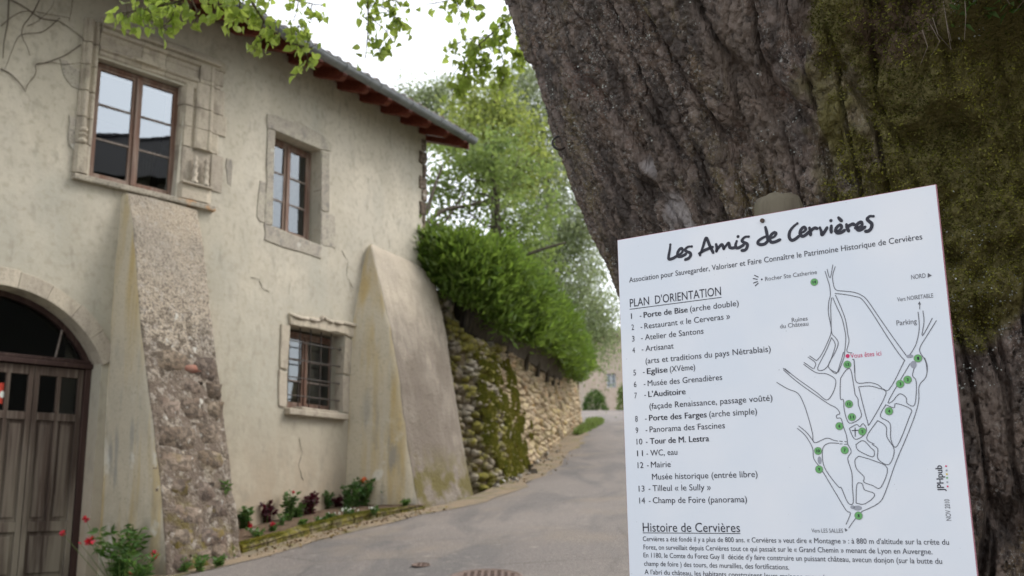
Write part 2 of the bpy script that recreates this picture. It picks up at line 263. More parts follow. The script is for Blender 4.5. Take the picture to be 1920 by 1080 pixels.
M['dark_tile'] = pm('dark_weathered_tile', (.035, .03, .028), rough=.9)
M['opp_wall'] = pm('opposite_house_plaster', (.10, .09, .08), rough=1)

# ------------------------------------------------------------------ mesh helpers
WL = {}
def link(name, me, mats, parent=None, origin=None):
    """verts of `me` are in world coordinates; shift them so the object has an origin of its own"""
    o = bpy.data.objects.new(name, me); COL.objects.link(o)
    for m in (mats if isinstance(mats, (list, tuple)) else [mats]): me.materials.append(m)
    n = len(me.vertices); a = np.empty(n*3, np.float32); me.vertices.foreach_get('co', a); a = a.reshape(-1, 3)
    if origin is None:
        lo, hi = a.min(0), a.max(0); origin = ((lo+hi)/2); origin[2] = lo[2] if parent is None else origin[2]
    origin = np.array(origin, np.float32)
    me.vertices.foreach_set('co', (a-origin).ravel()); me.update()
    if parent is not None: o.parent = parent; o.location = Vector(origin) - WL[parent.name]
    else: o.location = Vector(origin)
    WL[o.name] = Vector(origin)
    return o
def npmesh(V, F, mat_idx=None, smooth=False):
    V = np.asarray(V, np.float32); F = np.asarray(F, np.int32); me = bpy.data.meshes.new('m'); k = F.shape[1]
    me.vertices.add(len(V)); me.vertices.foreach_set('co', V.ravel())
    me.loops.add(F.size); me.loops.foreach_set('vertex_index', F.ravel())
    me.polygons.add(len(F)); me.polygons.foreach_set('loop_start', np.arange(0, F.size, k, dtype=np.int32))
    if mat_idx is not None: me.polygons.foreach_set('material_index', np.asarray(mat_idx, np.int32))
    if smooth: me.polygons.foreach_set('use_smooth', np.ones(len(F), bool))
    me.update(calc_edges=True); return me
def thing(name, label, cat, loc, group=None):
    o = bpy.data.objects.new(name, None); COL.objects.link(o); o.location = loc; o.empty_display_size = .2
    WL[o.name] = Vector(loc); return tag(o, label, cat, group)
def tag(o, label=None, cat=None, group=None, kind=None):
    if label: o['label'] = label
    if cat: o['category'] = cat
    if group: o['group'] = group
    if kind: o['kind'] = kind
    return o
class MB:
    def __init__(s): s.v = []; s.f = []; s.m = []
    def add(s, vs, fs, m=0):
        b = len(s.v); s.v += [tuple(map(float, v)) for v in vs]; s.f += [tuple(b+i for i in f) for f in fs]; s.m += [m]*len(fs)
    def hexa(s, c, m=0):     # 8 corners: bottom ring of 4, top ring of 4
        s.add(c, [(3, 2, 1, 0), (4, 5, 6, 7), (0, 1, 5, 4), (1, 2, 6, 5), (2, 3, 7, 6), (3, 0, 4, 7)], m)
    def box(s, lo, hi, m=0):
        x0, y0, z0 = lo; x1, y1, z1 = hi
        s.hexa([(x0, y0, z0), (x1, y0, z0), (x1, y1, z0), (x0, y1, z0), (x0, y0, z1), (x1, y0, z1), (x1, y1, z1), (x0, y1, z1)], m)
    def prism(s, loop0, loop1, m=0):
        n = len(loop0); s.add(list(loop0)+list(loop1), [tuple(range(n))[::-1], tuple(range(n, 2*n))] + [(i, (i+1) % n, n+(i+1) % n, n+i) for i in range(n)], m)
    def tube(s, pts, rad, n=7, m=0, caps=True):
        pts = [Vector(p) for p in pts]; rad = rad if hasattr(rad, '__len__') else [rad]*len(pts); vs = []
        for i, p in enumerate(pts):
            t = (pts[min(i+1, len(pts)-1)]-pts[max(i-1, 0)]); t = t.normalized() if t.length > 0 else Vector((0, 0, 1))
            a = t.cross(Vector((.31, .2, .93)) if abs(t.z) < .9 else Vector((1, .1, 0))).normalized(); b = t.cross(a)
            vs += [p + (a*math.cos(k*2*math.pi/n)+b*math.sin(k*2*math.pi/n))*rad[i] for k in range(n)]
        fs = [(i*n+k, i*n+(k+1) % n, (i+1)*n+(k+1) % n, (i+1)*n+k) for i in range(len(pts)-1) for k in range(n)]
        if caps: fs += [tuple(range(n))[::-1], tuple(range((len(pts)-1)*n, len(pts)*n))]
        s.add(vs, fs, m)
    def build(s, name, mats, parent=None, smooth=False, bevel=0, origin=None):
        me = bpy.data.meshes.new(name); me.from_pydata(s.v, [], s.f); me.polygons.foreach_set('material_index', s.m)
        if smooth: me.polygons.foreach_set('use_smooth', [True]*len(s.f))
        if 1 < len(s.f) < 4000 and not smooth:
            bm = bmesh.new(); bm.from_mesh(me); bmesh.ops.recalc_face_normals(bm, faces=bm.faces); bm.to_mesh(me); bm.free()
        me.update(); o = link(name, me, mats, parent, origin)
        if bevel:
            b = o.modifiers.new('bevel', 'BEVEL'); b.width = bevel; b.segments = 2; b.limit_method = 'ANGLE'; b.angle_limit = math.radians(40)
        return o
def cr(pts, n=8, closed=False):    # Catmull-Rom through points
    P = [np.array(p, float) for p in pts]; out = []
    if len(P) < 3: return P
    idx = range(len(P)) if closed else range(len(P)-1)
    for i in idx:
        if closed: a, b, c, d = P[i-1], P[i], P[(i+1) % len(P)], P[(i+2) % len(P)]
        else: a, b, c, d = P[max(i-1, 0)], P[i], P[i+1], P[min(i+2, len(P)-1)]
        for k in range(n):
            t = k/n; out.append(.5*((2*b)+(-a+c)*t+(2*a-5*b+4*c-d)*t*t+(-a+3*b-3*c+d)*t**3))
    out.append(P[0] if closed else P[-1]); return out

def leaf_cloud(P, size, up=0.3, aspect=.6, dirs=None, spread=1.0, rs=RS):
    """one folded leaf (4 verts, 2 tris) per point"""
    n = len(P); P = np.asarray(P, float); sz = (size*(.6+.8*rs.rand(n)))[:, None]
    d = rs.normal(size=(n, 3)); d[:, 2] = d[:, 2]*.7 - up
    if dirs is not None: d = dirs + spread*.6*rs.normal(size=(n, 3))
    d /= np.linalg.norm(d, axis=1)[:, None]+1e-9
    r = rs.normal(size=(n, 3)); s = np.cross(d, r); s /= np.linalg.norm(s, axis=1)[:, None]+1e-9; nn = np.cross(s, d)
    b = P; tip = P+d*sz; mid = P+d*sz*.42
    l = mid+s*sz*aspect*.5+nn*sz*.12; rr = mid-s*sz*aspect*.5+nn*sz*.12
    V = np.stack([b, rr, tip, l], 1).reshape(-1, 3); k = np.arange(n)[:, None]*4
    F = np.concatenate([k+np.array([[0, 1, 2]]), k+np.array([[0, 2, 3]])], 1).reshape(-1, 3)
    return V, F

# ------------------------------------------------------------------ setting: ground, road
def gz(X, Y):
    X = np.asarray(X, float); Y = np.asarray(Y, float)
    return .04 + .06*X*np.clip(1-(Y-16)/34, 0, 1) + .12*np.minimum(Y, 50)
def gz1(X, Y): return float(gz(X, Y))
WP = [(-0.4523, 14.39, 1.739, 4.028), (-0.2054, 15.81, 1.925, 4.149), (0.1954, 18.01, 2.211, 4.395), (0.5523, 20.56, 2.535, 4.647), (0.9481, 23.54, 2.908, 4.901), (1.517, 28.2, 3.482, 5.331), (2.339, 34.74, 4.271, 5.846)]   # foot of the roadside wall: x, y, foot z, top z
def sheet(name, xs, ys, fz, mat, dz=0.0):
    X, Y = np.meshgrid(xs, ys); Z = fz(X, Y)+dz
    V = np.stack([X.ravel(), Y.ravel(), Z.ravel()], 1); nx = len(xs); i = np.arange(len(ys)-1)[:, None]*nx+np.arange(nx-1)[None]
    F = np.stack([i, i+1, i+nx+1, i+nx], -1).reshape(-1, 4); return link(name, npmesh(V, F, smooth=True), mat)
xs = np.concatenate([np.linspace(-300, -14, 12), np.linspace(-12, 20, 50), np.linspace(24, 300, 12)]); ys = np.concatenate([np.linspace(-60, 0, 8), np.linspace(1, 60, 60), np.linspace(70, 500, 12)])
tag(sheet('ground', xs, ys, lambda X, Y: gz(X, Y)-.09+.03*np.sin(X*1.3)*np.sin(Y*.9), M['ground']), kind='structure')
# road: from the near foreground, past the wall, over the crest
def strip(name, left, right, mat, dz, n=14, rough=0.0):
    L_, R_ = [np.array(p) for p in left], [np.array(p) for p in right]; V = []; m = n+1
    for a, b in zip(L_, R_):
        for k in range(m):
            p = a+(b-a)*k/n; V.append((p[0], p[1], gz1(p[0], p[1])+dz))
    V = np.array(V)
    if rough: V[:, 2] += rough*(fbm(V*np.array([1.1, 1.1, 0]), 3)-.5)+(.006*np.sin(V[:, 0]*9)*np.sin(V[:, 1]*7) if name != 'road' else 0)
    i = np.arange(len(L_)-1)[:, None]*m+np.arange(n)[None]; F = np.stack([i, i+1, i+m+1, i+m], -1).reshape(-1, 4)
    return link(name, npmesh(V, F, smooth=True), mat)
rl = cr([(-6.5, -12), (-5.6, 0), (-5.4, 6), (-4.6, 8.6), (-3.0, 9.75), (-2.3, 10.9), (-1.35, 12.4), (-.35, 13.9), (.25, 15.7), (.95, 20), (1.75, 26), (2.2, 34), (2.4, 46), (2.2, 60)], 5)
rr = cr([(4.5, -12), (4.0, 0), (2.9, 3.2), (3.2, 7.5), (3.9, 11), (4.3, 12.8), (4.5, 14.4), (4.7, 16), (5.3, 20), (6.1, 26), (7.1, 34), (8.3, 46), (9.8, 60)], 5)
n_ = min(len(rl), len(rr)); 
def resamp(P, n):
    P = np.array(P); d = np.concatenate([[0], np.cumsum(np.linalg.norm(np.diff(P, axis=0), axis=1))]); t = np.linspace(0, d[-1], n)
    return np.stack([np.interp(t, d, P[:, 0]), np.interp(t, d, P[:, 1])], 1)
rl, rr = resamp(rl, 140), resamp(rr, 140)
tag(strip('road', rl, rr, M['asphalt'], 0.0, rough=.03), kind='structure')
tag(strip('gutter_dirt', [(a-(b-a)/np.linalg.norm(b-a)*.5) for a, b in zip(rl[40:110], rr[40:110])], [(a+(b-a)/np.linalg.norm(b-a)*(.10+.07*math.sin(i*.7)+.05*math.sin(i*1.9)+.05*math.sin(i*4.1))) for i, (a, b) in enumerate(zip(rl[40:110], rr[40:110]))], M['verge'], .006, n=3, rough=.03), kind='structure')
# small loose stones and grit along the wall foot
def blob_mesh(seed, n=4, k=.16):
    """a rough field stone, domed front face towards +Y', unit size, 42 faces or fewer"""
    rs = np.random.RandomState(seed); V = []; 
    for j in range(n):
        for i in range(n):
            u, v = (i/(n-1))*2-1, (j/(n-1))*2-1; r = max(abs(u), abs(v)); c = math.hypot(u, v)
            s = (r/c if c > 0 else 1)**.42; x, z = u*s*.5, v*s*.5
            y = .5*(1-r**2.2*.55) if r < 1 else .10
            V.append((x+rs.normal()*k*.28, y+rs.normal()*k*.55, z+rs.normal()*k*.28))
    F = [(j*n+i, j*n+i+1, (j+1)*n+i+1, (j+1)*n+i) for j in range(n-1) for i in range(n-1)]
    ring = [i for i in range(n)]+[j*n+n-1 for j in range(1, n)]+[(n-1)*n+i for i in range(n-2, -1, -1)]+[j*n for j in range(n-2, 0, -1)]
    b = len(V); V += [(V[i][0]*1.0, -.45, V[i][2]*1.0) for i in ring]; m = len(ring)
    F += [(ring[(i+1) % m], ring[i], b+i, b+(i+1) % m) for i in range(m)]
    me = bpy.data.meshes.new('field_stone'); me.from_pydata(V, [], [f[::-1] for f in F]); me.polygons.foreach_set('use_smooth', [True]*len(F)); me.update(); return me
def _me_arrays(me):
    V = np.array([v.co[:] for v in me.vertices]); F = [tuple(p.vertices) for p in me.polygons]; return V, F

# ------------------------------------------------------------------ house: facade frame
def azv(a): a = math.radians(a); return np.array([math.sin(a), math.cos(a)])
P0 = np.array([-4.3037, 10.4]); SB = 1.5689; BP = np.array([-3.2744, 11.5841]); dA, dB = azv(41), azv(29.5); SEND = 5.50
def fbase(s):
    r = .3
    if s <= SB-r: p = P0+dA*s; t = dA
    elif s >= SB+r: p = BP+dB*(s-SB); t = dB
    else:
        k = (s-SB+r)/(2*r); a, c = BP-dA*r, BP+dB*r; p = a*(1-k)**2+2*BP*k*(1-k)+c*k*k; t = (BP-a)*(1-k)+(c-BP)*k; t = t/np.linalg.norm(t)
    return p, t
def W(s, z, d=0.0):
    p, t = fbase(s); q = p+np.array([t[1], -t[0]])*d; return (q[0], q[1], z)
ZB, ZT = .1, 7.42
house = thing('old_house', 'pale plastered old house with carved stone windows, arched door and two sloping buttresses', 'house', W(1.5, 1.2))
# facade shell (grid), openings cut by boolean
def facade():
    ss = np.linspace(-6, SEND, 150); zs = np.linspace(ZB, ZT, 90); ns, nz = len(ss), len(zs)
    S_, Z_ = np.meshgrid(ss, zs); q = np.stack([S_.ravel(), Z_.ravel(), np.zeros(S_.size)], 1)
    h = .035*(fbm(q*np.array([.9, .9, 1]), 3)-.5)+.012*(fbm(q*5, 3, 5)-.5)
    h = h.reshape(nz, ns); V = []
    for j in range(nz):
        for i in range(ns): V.append(W(ss[i], zs[j], h[j, i]))
    b = len(V)
    for j in (0, nz-1):
        for i in range(ns): V.append(W(ss[i], zs[j], -.42))
    F = [(j*ns+i, j*ns+i+1, (j+1)*ns+i+1, (j+1)*ns+i) for j in range(nz-1) for i in range(ns-1)]
    F += [(b+i+1, b+i, b+ns+i, b+ns+i+1) for i in range(ns-1)]
    F += [(i+1, i, b+i, b+i+1) for i in range(ns-1)] + [((nz-1)*ns+i, (nz-1)*ns+i+1, b+ns+i+1, b+ns+i) for i in range(ns-1)]
    F += [tuple([j*ns for j in range(nz)]+[b+ns, b]), tuple([j*ns+ns-1 for j in range(nz-1, -1, -1)]+[b+ns-1, b+2*ns-1])]
    me = bpy.data.meshes.new('wall'); me.from_pydata(V, [], F); me.update(); me.materials.append(M['plaster']); return me
def wprism(loop, d0, d1): # loop in (s,z), counter clockwise seen from the road
    m = MB(); m.prism([W(s, z, d0) for s, z in loop], [W(s, z, d1) for s, z in loop]); return m
OP1 = [(-.31, 5.08), (.70, 5.08), (.76, 6.46), (-.31, 6.46)]
OP2 = [(2.113, 5.056), (3.05, 5.006), (3.006, 6.326), (2.109, 6.315)]
OP3 = [(2.509, 2.811), (3.585, 2.82), (3.592, 3.864), (3.035, 3.865), (2.515, 3.859)]
ARC = 1.207
def arc_pts(cx, cz, R, a0, a1, n): return [(cx+R*math.cos(a0+(a1-a0)*i/n), cz+R*math.sin(a0+(a1-a0)*i/n)) for i in range(n+1)]
DC = (-1.10, 2.57); a_ = math.acos(1.08/ARC)
OPD = [(-2.18, .3), (-.02, .3)] + arc_pts(DC[0], DC[1], ARC, a_, math.pi-a_, 20)
fm = facade(); fo = bpy.data.objects.new('wall', fm); COL.objects.link(fo); cutters = []
for lp in (OP1, OP2, OP3, OPD):
    c = wprism(lp, -.8, .4); me = bpy.data.meshes.new('c'); me.from_pydata(c.v, [], c.f); me.update(); co = bpy.data.objects.new('c', me); COL.objects.link(co); cutters.append(co)
    b = fo.modifiers.new('b', 'BOOLEAN'); b.operation = 'DIFFERENCE'; b.object = co; b.solver = 'EXACT'
bpy.context.view_layer.update()
me2 = bpy.data.meshes.new_from_object(fo.evaluated_get(bpy.context.evaluated_depsgraph_get()))
print('facade', len(fm.polygons), len(me2.polygons))
bpy.data.objects.remove(fo)
for c in cutters: bpy.data.objects.remove(c)
me2.materials.clear(); wall = link('wall', me2, M['plaster'], house)
# other walls, floors (closed, so the rooms are dim)
def wb(name, s0, s1, z0, z1, d0, d1, mat, parent=house, n=1, **k):
    m = MB(); ss = np.linspace(s0, s1, n+1)
    vs = []
    for s in ss: vs += [W(s, z0, d0), W(s, z0, d1), W(s, z1, d1), W(s, z1, d0)]
    m.add(vs, [(0, 1, 2, 3), (4*n+3, 4*n+2, 4*n+1, 4*n)]+[(4*i+k, 4*i+4+k, 4*i+4+(k+1) % 4, 4*i+(k+1) % 4) for i in range(n) for k in range(4)])
    return m.build(name, mat, parent, **k)
wb('side_wall', SEND-.38, SEND-.004, ZB, 7.35, -6.5, -.425, M['plaster'])
wb('side_wall', -6, -5.6, ZB, 7.35, -6.5, -.425, M['plaster'])
wb('back_wall', -6, SEND, ZB, 8.6, -6.9, -6.5, M['plaster'], n=6)
wb('room_floor', -5.6, SEND-.39, 4.5, 4.6, -6.49, -.43, M['dark_room'], n=8)
wb('room_ceiling', -5.6, SEND-.39, 7.0, 7.05, -6.49, -.43, M['dark_room'], n=8)
wb('back_room_wall', -5.5, SEND-.5, .2, 6.98, -3.1, -3.0, M['dark_room'], n=8)
# roof: eave line parallel to the straight part, rafters, gutter, tiles
EO = .54
def E(t, d, z):    # eave frame: t along wall B from the bend, d outwards
    q = BP+dB*t+np.array([dB[1], -dB[0]])*d; return (q[0], q[1], z)
T0, T1 = -5.2, 4.34; SL = math.tan(math.radians(19))
rz = lambda d: 7.30+(EO-d)*SL       # underside of roof boards
m = MB(); m.hexa([E(T0, EO, rz(EO)), E(T1, EO, rz(EO)), E(T1, -3.5, rz(-3.5)), E(T0, -3.5, rz(-3.5)), E(T0, EO, rz(EO)+.05), E(T1, EO, rz(EO)+.05), E(T1, -3.5, rz(-3.5)+.05), E(T0, -3.5, rz(-3.5)+.05)])
m.hexa([E(T0, -3.5, rz(-3.5)), E(T1, -3.5, rz(-3.5)), E(T1, -7.6, 7.3), E(T0, -7.6, 7.3), E(T0, -3.5, rz(-3.5)+.06), E(T1, -3.5, rz(-3.5)+.06), E(T1, -7.6, 7.36), E(T0, -7.6, 7.36)])
roof = m.build('roof', M['rafter'], house)
t = T1-.06
while t > T0:
    m = MB(); w2 = .045
    prof = [(-1.0, rz(-1.0)-.003), (EO-.02, rz(EO-.02)-.003), (EO-.02, rz(EO-.02)-.09), (EO-.10, rz(EO-.1)-.155), (-1.0, rz(-1.0)-.155)]
    m.prism([E(t-w2, d, z) for d, z in prof], [E(t+w2, d, z) for d, z in prof]); m.build('rafter', M['rafter'], house); t -= .50
m = MB()      # verge board closing the gable end
m.hexa([E(T1+.003, EO, rz(EO)-.16), E(T1+.03, EO, rz(EO)-.16), E(T1+.03, -3.5, rz(-3.5)-.16), E(T1+.003, -3.5, rz(-3.5)-.16), E(T1+.003, EO, rz(EO)+.06), E(T1+.03, EO, rz(EO)+.06), E(T1+.03, -3.5, rz(-3.5)+.06), E(T1+.003, -3.5, rz(-3.5)+.06)]); m.build('verge_board', M['rafter'], house)
m = MB()      # masonry behind the rafters up to the boards
m.hexa([W(-6, ZT-.01, -.40), W(SB, ZT-.01, -.40), W(SB, ZT-.01, -.02), W(-6, ZT-.01, -.02), W(-6, 7.6, -.40), W(SB, 7.6, -.4), W(SB, 7.6, -.02), W(-6, 7.6, -.02)])
m.hexa([W(SB, ZT-.01, -.40), W(SEND, ZT-.01, -.40), W(SEND, ZT-.01, -.02), W(SB, ZT-.01, -.02), W(SB, 7.6, -.40), W(SEND, 7.6, -.4), W(SEND, 7.6, -.02), W(SB, 7.6, -.02)]); m.build('wall_head', M['plaster'], house)
gut = []      # half-round gutter
m = MB(); R_ = .075; gd, gzz = EO+.085, 7.285; NG = 9
ang = [math.pi+math.pi*i/NG for i in range(NG+1)]
l0 = [(gd+R_*math.cos(a), gzz+R_*math.sin(a)) for a in ang]+[(gd+(R_-.006)*math.cos(a), gzz+(R_-.006)*math.sin(a)) for a in ang[::-1]]
m.prism([E(T0, d, z) for d, z in l0], [E(T1+.03, d, z) for d, z in l0])
m.tube([E(T0, gd+R_, gzz+.004), E(T1+.03, gd+R_, gzz+.004)], .011, 8)
m.prism([E(T1+.031, gd+R_*math.cos(a), gzz+R_*math.sin(a)) for a in ang], [E(T1+.036, gd+R_*math.cos(a), gzz+R_*math.sin(a)) for a in ang])
m.build('gutter', M['zinc'], house, smooth=False)
t = T0+.3
while t < T1:
    m = MB(); m.tube([E(t, gd+(R_+.004)*math.cos(a), gzz+(R_+.004)*math.sin(a)) for a in [math.pi*.9+math.pi*1.15*i/8 for i in range(9)]], .008, 5); m.build('gutter_bracket', M['zinc'], house); t += .75
# clay tiles: eave course as single tiles, the rest joined
def tile_arrays(seed, row):
    n = 6; V = []; 
    for j, (y, rr_) in enumerate(((0, .088), (.42, .070))):
        for th, q in ((.0, 1), (.014, 0)):
            for i in range(n+1):
                a = math.pi*i/n; V.append((math.cos(a)*(rr_-th), y, math.sin(a)*(rr_-th)*.8))
    k = n+1; F = []
    for i in range(n): F += [(i, i+1, 2*k+i+1, 2*k+i), (k+i+1, k+i, 3*k+i, 3*k+i+1), (i+1, i, k+i, k+i+1)]
    return np.array(V), F
tv, tf = tile_arrays(0, 0)
def tile_at(t, d, seed):
    rs = np.random.RandomState(seed); x = t+rs.normal()*.008; d = d+rs.normal()*.012
    V = [E(x+p[0], d-p[1]*.95, rz(d-p[1])+.055+p[2]+rs.rand()*.0) for p in tv]; return V
tm = bpy.data.meshes.new('tile'); o0 = np.array(E(0, 0, rz(0))); tm.from_pydata([tuple(np.array(v)-o0) for v in tile_at(0, 0, 1)], [], [f[::-1] for f in tf]); tm.materials.append(M['tile']); tm.update()
k = 0; t = T0+.1
while t < T1:
    d = EO+.06+.01*math.sin(k*1.7); o = bpy.data.objects.new('tile', tm); COL.objects.link(o); o.parent = roof; o.location = Vector(E(t+.01*math.sin(k*3.1), d, rz(d)+.004*math.sin(k*2.3)))-WL[roof.name]; o.rotation_euler = (0, .04*math.sin(k*5.), .05*math.sin(k*2.7)); t += .205; k += 1
m = MB(); t = T0+.1; k = 0
while t < T1:
    for j in range(1, 11):
        m.add(tile_at(t, EO+.06-j*.36, k*31+j), [f[::-1] for f in tf])
    t += .205; k += 1
tag(m.build('tile_field', M['tile'], roof), kind='stuff')
m = MB(); m.hexa([E(T0, EO+.02, rz(EO)+.052), E(T1, EO+.02, rz(EO)+.052), E(T1, -3.5, rz(-3.5)+.052), E(T0, -3.5, rz(-3.5)+.052), E(T0, EO+.02, rz(EO)+.075), E(T1, EO+.02, rz(EO)+.075), E(T1, -3.5, rz(-3.5)+.09), E(T0, -3.5, rz(-3.5)+.09)]); m.build('under_tiles', M['tile'], roof)

# ------------------------------------------------------------------ stone dressings
def block(name, loop, d0, d1, mat, parent, jit=.006, bevel=.008, sub=3, seed=0):
    rs = np.random.RandomState(seed+len(loop)*7); L2 = []
    for i in range(len(loop)):
        a, b = np.array(loop[i]), np.array(loop[(i+1) % len(loop)]); nseg = max(1, min(sub, int(np.linalg.norm(b-a)/.07)))
        for k_ in range(nseg): L2.append(a+(b-a)*k_/nseg+rs.normal(size=2)*jit)
    m = wprism(L2, d0, d1); return m.build(name, mat, parent, bevel=bevel)
# --- window with the carved frame
w1 = wb('carved_surround', -.50, 1.20, 5.01, 5.078, -.2, .07, M['lichen_stone'], n=6, bevel=.014); w1['label'] = 'grey stone sill ledge with an orange lichen patch'
cs = w1
def course(parent, name, s_prof, z0, z1, mat, inner=-.16, bev=.004):
    """moulded jamb block: plan profile of (s, d) extruded from z0 to z1"""
    lp = list(s_prof)+[(s_prof[-1][0], inner), (s_prof[0][0], inner)]
    m = MB(); m.prism([W(s, z0, d) for s, d in lp], [W(s, z1, d) for s, d in lp]); return m.build(name, mat, parent, bevel=bev)
def rnd(c, r, d, n=5): return [(c-r*math.cos(math.pi*i/n), d+r*1.0*math.sin(math.pi*i/n)) for i in range(n+1)]
def jamb(s0, out, ofs=0):
    P = [(0, -.03), (.045, .015), (.13, .025), (.14, .004), (.165, .004), (.172, .036), (.20, .046), (.33, .048), (.343, .062), (.365, .062), (.375, .046), (.395, .042), (.402, .018), (.46, .022), (out-.02, .020), (out, .006)]
    return [(s0+x, y+ofs) for x, y in P if x <= out]
zc = [5.09, 5.265, ((1.058, 5.726))[1], ((1.043, 5.976))[1], ((1.028, 6.234))[1], ((1.01, 6.548))[1]]; outs = [.50, .60, .50, .60, .56]
for i in range(5):
    z0, z1 = zc[i]+.003, zc[i+1]-.004
    if i == 0: course(cs, 'jamb_stone', [(.72, .0), (.76, .045), (1.08, .05), (1.12, .03), (1.16, .012)], z0, z1, M['moulding'])
    elif i == 1: course(cs, 'jamb_stone', [(.715, -.02), (.76, .012), (.88, .018), (.885, .006), (1.13, .006), (1.135, .022), (1.20, .02), (1.30, .012)], z0, z1, M['moulding'])
    else: course(cs, 'jamb_stone', jamb(.715+.006*(i % 2), outs[i], .002*(i % 3)), z0, z1, M['moulding'])
wb('pedestal_ledge', .74, 1.14, 5.262, 5.290, 0, .085, M['moulding'], cs, bevel=.01)
for c_ in (.90, 1.045):          # little turned bases standing on the ledge
    m = MB(); prof = [(.0, .042), (.03, .042), (.04, .026), (.09, .034), (.12, .040), (.135, .024), (.19, .028), (.21, .038), (.225, .022), (.27, .024), (.29, .032), (.33, .008)]
    n = 10; vs = []
    for h, r in prof:
        for k in range(n):
            a = 2*math.pi*k/n; vs.append(W(c_+r*math.cos(a), 5.295+h, .062+r*math.sin(a)*.8))
    m.add(vs, [(i*n+k, i*n+(k+1) % n, (i+1)*n+(k+1) % n, (i+1)*n+k) for i in range(len(prof)-1) for k in range(n)]); m.build('turned_base', M['moulding'], cs, smooth=True)
zl = [5.09, 5.42, 5.72, 6.02, 6.32, 6.58, 6.86]
for i in range(6):
    P = [(-.50, .02), (-.48, .035)]+rnd(-.435, .032, .035)+[(-.395, .015), (-.39, .02)]+rnd(-.35, .024, .02, 4)+[(-.32, -.02)]
    if i == 0: P = [(-.50, .02), (-.47, .05), (-.40, .06), (-.36, .05), (-.32, -.02)]
    course(cs, 'jamb_stone', [(s, d+.003*(i % 2)) for s, d in P], zl[i]+.004, zl[i+1]-.006, M['moulding'])
for zz, hh in ((5.42, .05), (5.50, .03), (5.545, .055)):    # base mouldings of the left shaft
    m = MB(); n = 10; vs = []
    for h, r in ((0, .036), (.3, .05), (.7, .05), (1, .036)):
        for k in range(n): a = 2*math.pi*k/n; vs.append(W(-.435+r*math.cos(a), zz+hh*h, .04+r*math.sin(a)))
    m.add(vs, [(i*n+k, i*n+(k+1) % n, (i+1)*n+(k+1) % n, (i+1)*n+k) for i in range(3) for k in range(n)]+[tuple(range(n))[::-1], tuple(range(3*n, 4*n))]); m.build('shaft_base', M['moulding'], cs, smooth=True)
# lintel mouldings: vertical profile (d, z) extruded along s
def hmould(name, prof, s0, s1, parent, mat, n=8, zf=None, inner=-.16, bev=.003):
    ss = np.linspace(s0, s1, n+1); lp = list(prof)+[(inner, prof[-1][1]), (inner, prof[0][1])]; m = MB(); K = len(lp); vs = []
    for s in ss:
        for d, z in lp: vs.append(W(s, z+(zf(s) if zf else 0), d))
    m.add(vs, [tuple(range(K)), tuple(range(n*K, (n+1)*K))[::-1]]+[(i*K+k, (i+1)*K+k, (i+1)*K+(k+1) % K, i*K+(k+1) % K) for i in range(n) for k in range(K)]); return m.build(name, mat, parent, bevel=bev)
for (a, b) in ((-.315, .175), (.18, .47), (.475, .90)):
    hmould('lintel_stone', [(-.02, 6.462), (.02, 6.50), (.022, 6.535), (.045, 6.55), (.05, 6.575), (.02, 6.60), (.02, 6.68), (.03, 6.70), (.03, 6.74), (.062, 6.755), (.068, 6.785)], a, b, cs, M['moulding'])
for (a, b) in ((-.318, .38), (.385, 1.17)):
    hmould('cornice_stone', [(.035, 6.789), (.04, 6.81), (.075, 6.825), (.08, 6.85), (.055, 6.865), (.05, 6.90), (.03, 6.915), (.025, 6.935)], a, b, cs, M['moulding'])
for za, zb2, ot in ((zc[5]+.003, 6.60, .50), (6.603, 6.785, .53)):
    course(cs, 'corner_stone', [(s_, d_) for s_, d_ in jamb(.715, ot) if s_ > .90], za, zb2, M['moulding'])
course(cs, 'corner_stone', [(.722, -.03), (.76, .01), (.895, .03)], zc[5]+.003, 6.455, M['moulding'])
block('corner_stone', [(1.175, 6.79), (1.27, 6.79), (1.26, 6.90), (1.175, 6.93)], -.1, .022, M['moulding'], cs, jit=.004)
m = MB()      # small accolade finial in the middle of the lintel
for i in range(7):
    u = (i-3)/3; hgt = .02+.09*max(0, 1-abs(u))**1.6
    if i < 6: u2 = (i-2)/3; h2 = .02+.09*max(0, 1-abs(u2))**1.6; m.hexa([W(.22+u*.14, 6.545, .03), W(.22+u2*.14, 6.545, .03), W(.22+u2*.14, 6.545, .072), W(.22+u*.14, 6.545, .072), W(.22+u*.14, 6.545+hgt, .03), W(.22+u2*.14, 6.545+h2, .03), W(.22+u2*.14, 6.545+h2, .072), W(.22+u*.14, 6.545+hgt, .072)])
m.build('accolade', M['moulding'], cs)
for lp in ([(-0.5763, 5.731), (-0.4454, 5.691), (-0.4149, 5.308), (-0.5575, 5.36)], [(-0.7265, 6.302), (-0.5022, 6.255), (-0.4935, 6), (-0.6623, 6.08)], [(1.34, 5.753), (1.43, 5.736), (1.433, 5.385), (1.359, 5.395)]):
    block('flush_stone', lp[::-1], -.05, .012, M['granite'], cs, jit=.012)
